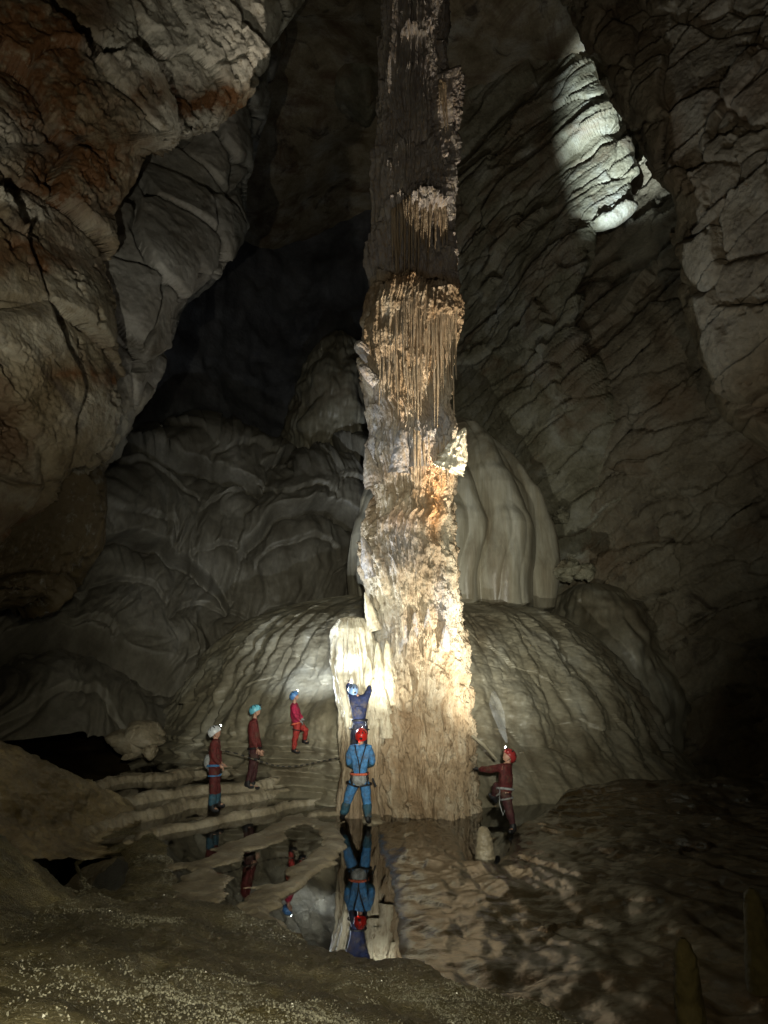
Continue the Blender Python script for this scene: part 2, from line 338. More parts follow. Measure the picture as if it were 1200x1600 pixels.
# far right wall, its rim modelled along the shadow line of the lit patch
e_rf = [(-300, 800), (-100, 840), (0, 868), (50, 885), (80, 903), (110, 922), (150, 940), (195, 958), (215, 975), (235, 988), (270, 998), (285, 986), (305, 987), (322, 986), (342, 966), (352, 922), (400, 914), (450, 906), (520, 896), (570, 930), (640, 965), (700, 1000), (760, 1040), (900, 1100)]
o = layer_side('right_wall_far', e_rf, 705, -300, 960,
    [(705, -300, 27), (705, 0, 30), (705, 500, 32), (705, 900, 31), (760, 300, 29), (850, 100, 27), (850, 400, 27), (850, 700, 28), (950, 200, 25.5), (990, 280, 25), (960, 340, 25.2), (900, 500, 26), (1000, 700, 26), (1100, 900, 27), (800, 850, 30)],
    230, 560, disp_right, M_wall_r, rd=.5, ru=30, wrapd=3, jag=5)
tag(o, kind='structure')
ctrl_m = [(860, -300, 27), (900, 0, 28), (940, 300, 27.8), (940, 500, 26.6), (960, 700, 26.3), (1000, 350, 26.5), (1080, 400, 23.5), (1150, 700, 23), (1320, 300, 21), (1320, 900, 21), (1320, 1400, 19), (860, 900, 30), (900, 1100, 29), (1100, 1100, 25), (1320, -300, 22), (1150, 1400, 23), (860, 1400, 27)]
u = np.linspace(840, 1420, 260); v = np.linspace(-300, 1400, 620); PX, PY = np.meshgrid(u, v); fm = rbf(ctrl_m)
tag(cam_grid('right_wall_middle', PX, PY, fm(PX, PY), disp_right, M_wall_rn), kind='structure')  # shadowed part of the far wall, modelled as a set-back layer
e_rn = [(-300, 790), (-100, 860), (0, 885), (60, 905), (100, 938), (140, 960), (200, 992), (260, 1010), (300, 1044), (340, 1058), (420, 1064), (470, 1080), (540, 1094), (600, 1108), (650, 1130), (680, 1165), (700, 1200), (760, 1260), (900, 1350)]
o = layer_side('right_wall_near', e_rn, 1480, -300, 900,
    [(800, -300, 17), (900, 0, 16.5), (1000, 200, 16), (1060, 400, 15.5), (1100, 600, 15.5), (1200, 700, 15), (1200, 300, 13), (1200, 0, 13.5), (1480, -300, 9), (1480, 400, 9), (1480, 900, 10)],
    240, 560, disp_near, M_wall_rn, rd=1.2, ru=50, wrapd=3.5)
tag(o, kind='structure')
# the walls and roof behind and above the camera, closing the chamber
th = np.linspace(R(150), R(390), 60); zz = np.linspace(-1, 34, 40); TH, ZZ = np.meshgrid(th, zz)
P = np.stack([16 * np.cos(TH) * (1 - (ZZ / 60) ** 2), 6 + 16 * np.sin(TH) * (1 - (ZZ / 60) ** 2), ZZ], -1)
P[..., :2] += (.8 * fbm(P, .25, 4, .5, 111))[..., None]
tag(raw_mesh('rear_cave_wall', P, gridfaces(40, 60), M_wall_l), kind='structure')
u = np.linspace(-24, 24, 60); v = np.linspace(-12, 46, 70); XX, YY = np.meshgrid(u, v)
Z = 33 + 3 * fbm(np.stack([XX, YY, XX * 0], -1), .1, 4, .5, 113) - .004 * (XX ** 2)
tag(raw_mesh('cave_ceiling', np.stack([XX, YY, Z], -1), gridfaces(70, 60, flip=True), M_wall_l), kind='structure')

# ------------------------------------------------------------------ revolved flowstone shapes
def revolve(name, cx, cy, prof, nth, nz, disp, mat, parent=None, ry=None, front=.0, attrs=None, zs=None, cxf=None, zw=None):
    """prof: list of (z, r); closed shape round a vertical axis; ry: second profile for the depth radius"""
    s = np.linspace(-math.pi, math.pi, nth, endpoint=False); th = s - front * np.sin(s)
    z = zs if zs is not None else np.linspace(prof[0][0], prof[-1][0], nz)
    if not isinstance(prof[0], tuple): raise ValueError
    rx = np.interp(z, [p[0] for p in prof], [p[1] for p in prof]); ryy = rx if ry is None else np.interp(z, [p[0] for p in ry], [p[1] for p in ry])
    TH, ZZ = np.meshgrid(th, z); RX = rx[:, None] + 0 * TH; RY = ryy[:, None] + 0 * TH
    X0 = cxf(z)[:, None] if cxf else cx
    D = disp(TH, ZZ, RX)
    k = np.maximum(RX, 1e-3); f = np.maximum((RX + D) / k, 0.0) if True else 1
    P = np.stack([X0 + np.sin(TH) * np.maximum(RX + D, 0.005), cy - np.cos(TH) * np.maximum(RY + D, 0.005), ZZ + (zw(TH, ZZ) if zw else 0)], -1)
    o = raw_mesh(name, P, gridfaces(len(z), nth, closed=True), mat, parent, attrs=attrs(P, TH, ZZ) if attrs else None)
    return o, P
def ribs(TH, ZZ, K, kz, seed, octv=2):
    q = np.stack([np.cos(TH) * K / 3.2, np.sin(TH) * K / 3.2, ZZ * kz], -1)
    return fbm(q, 1, octv, .5, seed, 'b')

# bell
zb = pix(700, 943, 23.2)[2]; zt = pix(725, 654, 27)[2]; bx = pix(706, 800, 25.4)[0]; BH = zt - zb
bell_prof = [(zb - .15, 2.6), (zb, 3.62), (zb + .1, 3.86), (zb + BH * .2, 3.92), (zb + BH * .36, 3.78), (zb + BH * .55, 3.35), (zb + BH * .7, 2.8), (zb + BH * .82, 2.2), (zb + BH * .92, 1.5), (zb + BH * .98, .75), (zb + BH, .05)]
def bell_zw(T, Z): return .16 * fbm(np.stack([np.cos(T) * 4, np.sin(T) * 4, T * 0], -1), 1, 3, .6, 221) * sst((zb + 1.2 - Z) / 1.2)
def bell_disp(T, Z, Rr):
    h = np.clip((Z - zb) / BH, 0, 1)
    Tw = T + .06 * np.sin(Z * 1.3) + .05 * fbm(np.stack([T * 2, Z * .5, T * 0], -1), 1, 3, .5, 205)
    a = ribs(Tw, Z, 8, .10, 201, 1) * .42 + ribs(Tw, Z, 17, .22, 203, 1) * .12
    # overlapping aprons with a lobed lower lip
    lip = 0
    for k, (hh, am) in enumerate(((.60, .16), (.40, .10), (.78, .10))):
        e = hh + .06 * fbm(np.stack([np.cos(T) * 2.4, np.sin(T) * 2.4, T * 0 + k * 5], -1), 1, 3, .5, 210 + k)
        lip = lip + am * .7 * (1 - sst((h - e) / .05)) * np.exp(-np.maximum(e - h, 0) * 4)
    return (a + lip) * np.clip(Rr / 1.5, 0, 1) * (h > 0) + .02 * fbm(np.stack([np.cos(T) * 4, np.sin(T) * 4, Z], -1), 2, 4, .6, 207)
zs = np.concatenate([np.linspace(zb - .15, zb + .12, 14), np.linspace(zb + .14, zt, 290)])
o, _ = revolve('flowstone_bell', bx, 27.2, bell_prof, 520, 0, bell_disp, M_bell, front=.3, zs=zs, zw=bell_zw)
tag(o, 'tall smooth grey-tan bell of fluted flowstone standing behind the column', 'flowstone')

# mound
MC = (0.9, 26.6)
m_rx = [(-.5, 10.4), (0, 9.9), (.5, 9.5), (1.2, 9.0), (2.5, 8.5), (3.5, 7.9), (4.4, 7.1), (5.1, 6.1), (5.5, 5.0), (5.9, 3.4), (6.2, 1.5), (6.3, .02)]
m_ry = [(-.5, 10.3), (0, 9.85), (.3, 9.5), (.9, 8.95), (1.8, 8.2), (3.0, 7.3), (4.2, 6.0), (5.0, 4.9), (5.35, 3.9), (5.7, 2.6), (6.1, 1.2), (6.3, .02)]
def mound_disp(T, Z, Rr):
    q = np.stack([np.sin(T) * Rr, -np.cos(T) * Rr, Z], -1)
    k = np.clip(Rr / 3, 0, 1)
    rb = ribs(T + .05 * fbm(q, .5, 3, .5, 333), Z, 22, .12, 301, 2) * .44 * sst((Z - .6) / 1.5) + ribs(T, Z, 60, .4, 303, 1) * .08 + .09 * fbm(q * np.array([1, 1, .6]), 2.2, 4, .6, 335, 'b')
    # scale-like overlapping lobes running down the slope
    Q = np.stack([T * 7.5 + .3 * fbm(q, .5, 3, .5, 305), Z * .75 + T * .6, T * 0], -1)
    F1, F2, fac = voro(Q, 1.0, 309)
    lob = .36 * (1 - F1) * 1.0 + fac * .22
    lob2 = voro(np.stack([T * 19 + .2 * fbm(q, .9, 2, .5, 315), Z * 1.9, T * 0], -1), 1.0, 317)[0]
    lo = 1 - sst((Z - 1.0) / 2.5)
    ter = (np.abs(((Z + .12 * fbm(q, .5, 3, .5, 331)) / .30) % 1 - .5) - .25) * .55 * sst((1.6 - Z) / .6) * sst(-np.sin(T) * 3 + .2)
    return k * (rb + lob * (.55 + .3 * lo) + .12 * (1 - lob2) + ter + .10 * fbm(q, 1.2, 5, .55, 311) - .25)
def mound_z():
    a = np.linspace(-.5, 5.4, 400); b = np.linspace(5.42, 6.3, 40); return np.concatenate([a, b])
mo, MP = revolve('flowstone_mound', MC[0], MC[1], m_rx, 820, 0, mound_disp, M_flow, front=.45, ry=m_ry, zs=mound_z())
tag(mo, 'broad rounded mound of ribbed flowstone rising behind the cavers and under the bell', 'flowstone')
def mound_hit(px, py):
    """distance at which the ray through a pixel meets the mound surface"""
    d = np.linspace(14.5, 25, 800); q = pix(px, py, d)
    mx = MP[..., 0].ravel(); my = MP[..., 1].ravel(); mz = MP[..., 2].ravel()
    sel = (np.abs(mx - q[:, 0].mean()) < 1.2) & (my < MC[1]); mx, my, mz = mx[sel], my[sel], mz[sel]
    for i in range(0, 800, 4):
        m = (np.abs(mx - q[i, 0]) < .12) & (np.abs(mz - q[i, 2]) < .12)
        if m.any() and my[m].min() <= q[i, 1]: return q[i, 1]
    return 17.5

# lower cascades in the dark on the left
def cascade(name, pl, pr, ptop, pbot, d, ribk, seed, label, group=None, flat_=.75):
    pl, pr = pl - (pr - pl) * .08, pr + (pr - pl) * .08
    c = pix((pl + pr) / 2, pbot, d); r = (pix(pr, pbot, d)[0] - pix(pl, pbot, d)[0]) / 2
    z0 = c[2]; z1 = pix((pl + pr) / 2, ptop, d + r * .4)[2]; H = z1 - z0
    prof = [(z0 - 1.2, r * .98), (z0, r), (z0 + H * .3, r * .97), (z0 + H * .55, r * .86), (z0 + H * .75, r * .68), (z0 + H * .9, r * .42), (z0 + H * .98, r * .18), (z0 + H, .02)]
    def dd(T, Z, Rr):
        q = np.stack([np.sin(T) * Rr + seed, -np.cos(T) * Rr, Z], -1)
        return np.clip(Rr / r * 1.5, 0, 1) * (ribs(T + .3 * fbm(q, .4, 3, .5, 8), Z, ribk * .6, .3, 401 + seed, 2) * r * .16 + ribs(T, Z, ribk * 2.4, .4, 402 + seed, 2) * r * .035 + r * .40 * fbm(q, 1.0 / r, 4, .5, 403 + seed) + .08 * (1 - voro(q * np.array([1, 1, .6]), 1.6 / r * 1.6, 5)[0]))
    o, _ = revolve(name, c[0], d + r * flat_, prof, 200, 110, dd, M_flow, front=.4)
    return tag(o, label, 'flowstone', group)
def disp_tiers(P):
    x = P[..., 0] + 1.6 * fbm(P, .22, 4, .5, 431); zq = P[..., 2] + 1.3 * fbm(P, .2, 4, .5, 432); out = 0
    for sp, H, A, sd in ((6.5, 4.6, 1.5, 1), (2.9, 2.6, .30, 2)):
        k = np.floor(x / sp); best = np.full(x.shape, 9.0); zz = 0 * x
        for dk in (-1, 0, 1):
            c = np.stack([k + dk, k * 0 + sd, k * 0], -1).astype(np.int64); xc = (k + dk + .2 + .6 * hsh(c, 3)) * sp; u_ = np.abs(x - xc) / (sp * .62)
            off = hsh(c, 7) * H; nr = u_ < best; best = np.where(nr, u_, best); zz = np.where(nr, zq + off + H * .5 * u_ * u_, zz)
        fr = (zz / H) % 1; dome = 1 - np.sqrt(np.clip(1 - (1 - fr * .98) ** 2, 0, 1))
        prof_ = np.sqrt(np.clip(1 - fr ** 2.4, 0, 1)) * sst(fr / .07)
        out = out + A * prof_ * np.sqrt(np.clip(1.15 - best ** 2, .02, 1.2))
    rb = fbm(np.stack([x * 2.3, P[..., 1] * .4, P[..., 2] * .18], -1), 1, 2, .5, 433, 'b')
    return out + .26 * rb + .32 * fbm(P, .35, 4, .5, 435) + .03 * fbm(P, 3, 3, .6, 437)
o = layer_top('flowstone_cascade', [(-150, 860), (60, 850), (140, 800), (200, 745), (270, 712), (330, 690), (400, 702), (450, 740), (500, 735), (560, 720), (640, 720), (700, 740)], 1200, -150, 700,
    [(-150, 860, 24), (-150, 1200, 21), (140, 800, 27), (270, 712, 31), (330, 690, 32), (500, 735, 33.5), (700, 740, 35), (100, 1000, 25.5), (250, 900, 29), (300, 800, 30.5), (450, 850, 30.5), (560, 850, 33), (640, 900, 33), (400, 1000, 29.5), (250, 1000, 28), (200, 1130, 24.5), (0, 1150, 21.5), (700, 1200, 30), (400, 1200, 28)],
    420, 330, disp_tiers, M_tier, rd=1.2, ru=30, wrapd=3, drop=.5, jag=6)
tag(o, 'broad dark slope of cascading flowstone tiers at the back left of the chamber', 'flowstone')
cascade('flowstone_cascade', 455, 590, 505, 705, 36, 12, 6, 'bluish fluted curtain mass deep in the dark recess left of the column')
cascade('flowstone_cascade', 855, 1085, 905, 1130, 25.8, 6, 8, 'dark olive rounded cascade below the ledge right of the bell')
# pale boulder hanging high between wall and column
def boulder(name, pts, d, thick, mat, seed, label, cat, group=None, disp=.25):
    c = np.array(pts, float).mean(0)
    n = 96; th = np.linspace(0, 2 * math.pi, n, endpoint=False)
    ang = np.arctan2([p[1] - c[1] for p in pts], [p[0] - c[0] for p in pts]) % (2 * math.pi)
    rad = np.hypot([p[0] - c[0] for p in pts], [p[1] - c[1] for p in pts]); o_ = np.argsort(ang)
    rr = np.interp(th, np.r_[ang[o_] - 2 * math.pi, ang[o_], ang[o_] + 2 * math.pi], np.tile(rad[o_], 3))
    ph = np.linspace(-1, 1, 48)
    TH, PH = np.meshgrid(th, ph); k = np.sqrt(np.maximum(1 - PH ** 2, 0)) ** .7
    px = c[0] + np.cos(TH) * rr[None] * k; py = c[1] + np.sin(TH) * rr[None] * k
    P = pix(px, py, d) ; P[..., 1] += PH * thick
    P0 = P.mean((0, 1)); Nn = P - P0; Nn /= np.maximum(np.linalg.norm(Nn, axis=-1, keepdims=True), 1e-6)
    s = thick
    F1, F2, fac = voro(P + seed, 1.3 / s, seed)
    P = P + Nn * (disp * s * fac + disp * s * .4 * fbm(P + seed, 1.5 / s, 5, .6, seed))[..., None]
    ob = raw_mesh(name, P, gridfaces(48, n, closed=True), mat); return tag(ob, label, cat, group)
boulder('hanging_rock', [(560, -60), (590, 10), (596, 90), (592, 150), (575, 182), (545, 160), (512, 120), (514, 60), (530, 25), (545, 0)], 30, 2.2, M_wall_r, 3, 'pale angular rock hanging at the top between the dark gap and the column', 'rock', disp=.18)
boulder('fallen_block', [(874, 880), (890, 874), (903, 884), (900, 902), (884, 905), (872, 896)], 24.6, .4, M_wall_r, 5, 'pale broken block lying on the ledge right of the bell', 'rock', disp=.6)
boulder('fallen_block', [(904, 886), (920, 882), (928, 896), (912, 906)], 24.4, .3, M_wall_r, 8, 'smaller chip just right of the pale broken block on the ledge', 'rock', disp=.6)
boulder('fallen_block', [(868, 800), (880, 797), (888, 808), (876, 818), (866, 812)], 27.5, .3, M_wall_r, 9, 'stone caught on the wall shelf above the right shoulder of the bell', 'rock', disp=.6)
boulder('small_boulder', [(228, 1166), (240, 1164), (243, 1176), (236, 1188), (229, 1180)], 18.2, .22, M_dam, 12, 'small tan stone standing in the dark pool behind the rimstone steps', 'rock')
boulder('low_boulder', [(168, 1150), (200, 1142), (250, 1146), (262, 1160), (230, 1168), (175, 1168)], 19.6, .6, M_dam, 14, 'low brown boulder at the back shore of the dark pool on the left', 'rock')

# ------------------------------------------------------------------ the column
CY = 16.6
L_ = [(-260, 606), (-60, 600), (0, 598), (80, 596), (200, 594), (250, 590), (290, 584), (330, 581), (400, 575), (430, 575), (462, 580), (480, 574), (515, 567), (560, 564), (580, 565), (600, 571), (650, 576), (680, 586), (694, 575), (715, 573), (740, 578), (780, 583), (812, 585), (822, 570), (850, 564), (890, 572), (930, 578), (960, 586), (1020, 584), (1100, 584), (1200, 588), (1290, 596)]
R_ = [(-260, 702), (-60, 700), (0, 698), (80, 692), (200, 694), (250, 696), (290, 704), (330, 704), (400, 702), (436, 710), (500, 709), (530, 707), (548, 701), (600, 700), (648, 698), (662, 708), (690, 712), (740, 713), (780, 706), (810, 698), (850, 699), (872, 708), (930, 714), (970, 716), (1000, 721), (1060, 727), (1100, 725), (1130, 733), (1200, 736), (1250, 742), (1290, 744)]
sil = [(y_, np.interp(y_, [p[0] for p in L_], [p[1] for p in L_]), np.interp(y_, [p[0] for p in R_], [p[1] for p in R_])) for y_ in sorted(set([p[0] for p in L_] + [p[0] for p in R_]))]
zsil, lsil, rsil = [], [], []
for y_, a_, b_ in sil:
    A = pix(a_, y_, CY); B = pix(b_, y_, CY); zsil.append(A[2]); lsil.append(A[0]); rsil.append(B[0])
zsil = np.array(zsil)[::-1]; lsil = np.array(lsil)[::-1]; rsil = np.array(rsil)[::-1]
zsil[0] = -.4
def zpy(py): return float(pix(650, py, CY - 1.2)[2])
def colx(z): return (np.interp(z, zsil, lsil) + np.interp(z, zsil, rsil)) / 2
def thpx(px, py):
    z = zpy(py); r = (np.interp(z, zsil, rsil) - np.interp(z, zsil, lsil)) / 2
    x = float(pix(px, py, CY - r * .8)[0]) - colx(z); return math.asin(max(-.99, min(.99, x / r)))
feats = []   # (kind, th0, halfw, ztop, zbot, prot, seed)
def skirt(px, ytop, ybot, hw, prot): feats.append(('s', thpx(px, (ytop + ybot) / 2), hw, zpy(ytop), zpy(ybot), prot, len(feats)))
def crown(px, ytop, ybot, hw, prot): feats.append(('c', thpx(px, (ytop + ybot) / 2), hw, zpy(ytop), zpy(ybot), prot, len(feats)))
skirt(655, 428, 590, 1.15, .30); skirt(690, 436, 560, .55, .42); skirt(625, 445, 520, .45, .30); skirt(600, 470, 640, .5, .16)
skirt(668, 292, 360, .62, .34); skirt(640, 300, 425, .9, .14); skirt(600, 300, 330, .4, .12)
skirt(702, 66, 195, .55, .58); skirt(640, 20, 280, .5, .10); skirt(706, 215, 300, .25, .20)
skirt(588, 400, 470, .45, .18); skirt(580, 330, 420, .4, .15); skirt(560, 530, 640, .4, .14)
skirt(643, 540, 650, .32, .24); skirt(690, 590, 640, .25, .18); skirt(610, 560, 700, .35, .1)
skirt(655, 660, 760, .6, .18); skirt(690, 672, 830, .35, .14); skirt(630, 640, 720, .3, .12)
crown(630, 672, 730, .5, .14); crown(665, 655, 720, .3, .10); crown(580, 700, 760, .4, .12)
crown(572, 838, 900, .4, .14); crown(600, 860, 940, .4, .16); crown(640, 850, 960, .5, .10); crown(700, 880, 980, .3, .2)
crown(635, 975, 1060, .45, .20); crown(655, 955, 1010, .25, .16); crown(700, 950, 1100, .35, .16); crown(610, 1000, 1100, .35, .26); crown(680, 1000, 1090, .4, .14)
crown(720, 1060, 1160, .3, .18); crown(730, 1130, 1200, .3, .16); crown(590, 1040, 1130, .3, .2)
rs = random.Random(11)
for k in range(46):
    py = rs.uniform(20, 700); h = rs.uniform(25, 110); feats.append(('s', rs.uniform(-1.5, 1.5), rs.uniform(.12, .4), zpy(py), zpy(py + h), rs.uniform(.06, .19), k + 50))
for k in range(70):
    py = rs.uniform(1010, 1275); h = rs.uniform(12, 55); feats.append((rs.choice('ccs'), rs.uniform(-1.4, 1.4), rs.uniform(.05, .22), zpy(py), zpy(py + h), rs.uniform(.08, .22), k + 350))
for k in range(80):
    py = rs.uniform(660, 1240); h = rs.uniform(20, 70); feats.append(('c', rs.uniform(-1.6, 1.6), rs.uniform(.08, .3), zpy(py), zpy(py + h), rs.uniform(.05, .19), k + 150))
for k in range(50):
    py = rs.uniform(-150, 1240); h = rs.uniform(30, 160); feats.append((rs.choice('sc'), rs.choice([-1, 1]) * rs.uniform(1.6, 3.1), rs.uniform(.2, .5), zpy(py), zpy(py + h), rs.uniform(.05, .2), k + 250))
def col_disp(T, Z, Rr):
    o_ = np.zeros_like(T); q = np.stack([np.sin(T) * 1.3, -np.cos(T) * 1.3, Z], -1)
    zr = Z[:, 0]
    wob = T + .10 * fbm(q, .8, 3, .5, 511)
    for kd, t0, hw, zt_, zb_, pr, sd in feats:
        i0 = np.searchsorted(zr, zb_ - (zt_ - zb_) * .6 - .1); i1 = np.searchsorted(zr, zt_ + .4)
        if i1 <= i0: continue
        Tq = wob[i0:i1]; Zq = Z[i0:i1]; a = (Tq - t0 + math.pi) % (2 * math.pi) - math.pi; a = a / hw
        win = sst((1.15 - np.abs(a)) / .35); H = zt_ - zb_
        nq = np.stack([Tq * 22, Tq * 0 + sd * 1.7, Zq * .12], -1); jn = vn(nq, sd); nq2 = np.stack([Tq * 9, Tq * 0 + sd * 2.7, Zq * 0], -1); jm = vn(nq2, sd + 3)
        if kd == 's':
            te = zt_ - .35 * np.minimum(H, 1.2) * a * a + .06 * jn; be = zb_ + H * (.28 * jn + .3 * jm)
            m = sst((te - Zq) / .10) * sst((Zq - be) / .18); tap = .45 + .55 * np.clip((Zq - zb_) / H, 0, 1)
            fl = 1 + .22 * (np.abs(jn) * 2 - .5)
        else:
            te = zt_ - H * .7 * np.abs(a) ** 1.2 + H * (.30 * jn + .15 * jm)
            m = sst((te - Zq) / .07); tap = np.clip(1 - (te - Zq) / (H * 1.2), 0, 1) ** .8
            fl = 1 + .15 * jn
        o_[i0:i1] = np.maximum(o_[i0:i1], pr * m * win * tap * fl)
    hi = sst((Z - 6.5) / 2.5)
    fx = np.stack([np.cos(wob) * 7, np.sin(wob) * 7, Z * .10], -1)
    fl1 = fbm(fx, 1, 2, .5, 521, 'b'); fl2 = fbm(fx * np.array([2.7, 2.7, 2.5]), 1, 2, .6, 523, 'b')
    gran = fbm(q, 7, 4, .65, 531)
    F1 = voro(q * np.array([1, 1, .45]), 3.2, 540)[0]
    # narrow waist above the ledge at mid height: the flutes there stand back under the ledge above
    rec = 0
    for yt, yb, am, c0, cw in ((302, 432, .20, .1, 1.1), (200, 292, .20, .25, .8), (20, 200, .14, .2, .9)):
        wv = 1.1 * fbm(np.stack([np.cos(T) * 2.6, np.sin(T) * 2.2, T * 0 + yb * .1], -1), 1, 4, .6, 550)
        rec = rec - am * sst((zpy(yt) + wv - Z) / .4) * sst((Z - zpy(yb) - wv * .7) / .10) * sst((cw - np.abs(T - c0)) / .4)
    low = 1 - hi
    zz2 = Z + 1.5 * fbm(np.stack([np.cos(T) * 1.8, np.sin(T) * 1.8, Z * .15], -1), 1, 3, .55, 561)
    rec = rec + np.interp(zz2, zsil, (rsil - lsil) / 2) - Rr
    top_ = sst((Z - zpy(300)) / 1.5)
    rough_ = .13 * fbm(q, 1.0, 4, .55, 533) + gran * (.035 + .03 * sst(T * 2) + .02 * low) + low * (.10 * (1 - F1) + .09 * fbm((q + .25 * fbm(q, .8, 3, .5, 547)[..., None]) * np.array([1, 1, .28]), 3.2, 4, .62, 545, 'b') + .06 * voro(q * np.array([1, 1, .6]), 1.5, 549)[2])
    return o_ + rec + hi * (1 + .9 * top_) * (.09 * fl1 + .045 * fl2) + low * (.05 * fl1 + .04 * fl2) + rough_ - .06
def blob(P, px, py, rx_, ry_):
    z = zpy(py); c = pix(px, py, CY - 1.2)
    return np.exp(-((P[..., 0] - c[0]) / rx_) ** 2 - ((P[..., 2] - z) / ry_) ** 2)
def col_attr(P, T, Z):
    w_ = P + .25 * fbm(P, 1.3, 3, .5, 61)[..., None]
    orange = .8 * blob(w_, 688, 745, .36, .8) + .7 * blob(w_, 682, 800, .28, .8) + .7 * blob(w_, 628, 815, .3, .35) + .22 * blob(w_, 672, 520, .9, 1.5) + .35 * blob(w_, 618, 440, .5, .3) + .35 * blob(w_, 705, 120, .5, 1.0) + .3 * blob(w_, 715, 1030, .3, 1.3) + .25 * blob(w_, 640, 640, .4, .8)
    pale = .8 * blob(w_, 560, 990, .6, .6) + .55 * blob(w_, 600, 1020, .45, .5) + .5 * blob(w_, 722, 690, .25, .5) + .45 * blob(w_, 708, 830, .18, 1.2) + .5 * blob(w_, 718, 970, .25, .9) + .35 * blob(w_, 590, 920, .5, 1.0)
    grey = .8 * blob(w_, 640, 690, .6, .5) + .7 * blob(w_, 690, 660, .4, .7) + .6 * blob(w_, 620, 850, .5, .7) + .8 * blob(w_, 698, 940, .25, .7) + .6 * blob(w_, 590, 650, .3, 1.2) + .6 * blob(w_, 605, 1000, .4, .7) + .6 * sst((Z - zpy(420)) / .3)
    return {'orange': np.clip(orange, 0, 1), 'pale': np.clip(pale, 0, 1), 'grey': np.clip(grey, 0, 1)}
col = bpy.data.objects.new('column', None); C.objects.link(col); col.location = (0, 0, 0)
tag(col, 'giant fluted calcite column rising out of the picture from the pool, brightly lit', 'column')
prof = [(zz_, rr_) for zz_, rr_ in zip(zsil, (rsil - lsil) / 2)]
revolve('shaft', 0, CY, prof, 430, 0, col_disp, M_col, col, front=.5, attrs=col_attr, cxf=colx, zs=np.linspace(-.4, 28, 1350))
# side pillar welded to the left foot
pz0, pz1 = -.3, float(pix(548, 962, 15.9)[2])
def pil_disp(T, Z, Rr):
    q = np.stack([np.sin(T) * .45 + 5, -np.cos(T) * .45, Z], -1)
    fx = np.stack([np.cos(T) * 3, np.sin(T) * 3, Z * .25], -1)
    h = Z / pz1
    return (.09 * fbm(fx, 1, 2, .5, 601, 'b') + .05 * fbm(fx * np.array([2.5, 2.5, 2]), 1, 2, .5, 603, 'b') + .10 * fbm(q, 1.6, 5, .6, 605) + .10 * sst(np.sin(Z * 3.1 + 2 * T) - .2) * .5) * np.clip(Rr * 4, .1, 1)
def pil_x(z): return np.interp(z, [0, pz1 * .5, pz1 * .8, pz1], [pix(566, 1250, 15.9)[0], pix(564, 1120, 15.9)[0], pix(556, 1010, 15.9)[0], pix(550, 965, 15.9)[0]])
pr_ = [(pz0, .58), (0, .50), (pz1 * .35, .44), (pz1 * .6, .46), (pz1 * .8, .44), (pz1 * .93, .38), (pz1 * .985, .26), (pz1, .03)]
def pil_attr(P, T, Z):
    h = sst((Z - pz1 * .22) / (pz1 * .3)); n = fbm(P, 2.5, 3, .5, 62)
    return {'orange': .25 * sst(n * 2) * (1 - h), 'pale': np.clip(h * (1 + n), 0, 1), 'grey': np.clip(.3 + n, 0, 1) * .2}
o, _ = revolve('side_pillar', 0, 16.0, pr_, 150, 0, pil_disp, M_col, col, front=.3, attrs=pil_attr, cxf=pil_x, zs=np.concatenate([np.linspace(pz0, pz1 * .9, 230), np.linspace(pz1 * .902, pz1, 40)]))
o['label'] = 'white pillar at the left foot of the column'
def spike(name, pbase, ptip, rb, parent, mat, seed, n=44, label=None, rt=.25, lump=.3, attr=('pale', 1)):
    a = np.array(pbase); b_ = np.array(ptip); ax = b_ - a; Ln = np.linalg.norm(ax); ax /= Ln
    up = np.array([0, 1, 0.01]); u_ = np.cross(ax, up); u_ /= np.linalg.norm(u_); v_ = np.cross(ax, u_)
    t = np.linspace(0, 1, 60); th = np.linspace(0, 2 * math.pi, n, endpoint=False); TT, TH = np.meshgrid(t, th, indexing='ij')
    r_ = rb * (1 - (1 - rt) * TT ** .9) * np.sqrt(np.clip(1 - np.clip((TT - .62) / .38, 0, 1) ** 2, .0005, 1))
    P = a + ax * (TT * Ln)[..., None] + (u_ * np.cos(TH)[..., None] + v_ * np.sin(TH)[..., None]) * r_[..., None]
    nn = 1.3 * fbm(P + seed, 2.2, 5, .65, 700 + seed) + .9 * fbm(np.stack([np.cos(TH) * 2.2 + seed, np.sin(TH) * 2.2, TT * 1.5], -1), 1, 3, .6, 703, 'b')
    P = P + (u_ * np.cos(TH)[..., None] + v_ * np.sin(TH)[..., None]) * (nn * lump * r_)[..., None]
    o = raw_mesh(name, P, gridfaces(60, n, closed=True), mat, parent, attrs={attr[0]: np.full(TT.size, attr[1])})
    if label: o['label'] = label
    return o
spike('horn', pix(700, 735, 15.45), pix(727, 668, 15.2), .36, col, M_col, 1, label='upturned horn with a crusted face', lump=.45)
spike('horn', pix(585, 900, 15.9), pix(566, 838, 15.7), .24, col, M_col, 2, attr=('grey', .6))
spike('horn', pix(585, 760, 15.9), pix(572, 698, 15.8), .24, col, M_col, 3, attr=('grey', .4))
spike('horn', pix(585, 985, 15.7), pix(570, 925, 15.55), .17, col, M_col, 4)
spike('knob', pix(580, 560, 15.9), pix(556, 534, 15.7), .16, col, M_col, 5, rt=.8, lump=.3, attr=('grey', .5))
spike('knob', pix(590, 600, 15.7), pix(562, 570, 15.6), .17, col, M_col, 6, rt=.7, lump=.3, attr=('grey', .6))
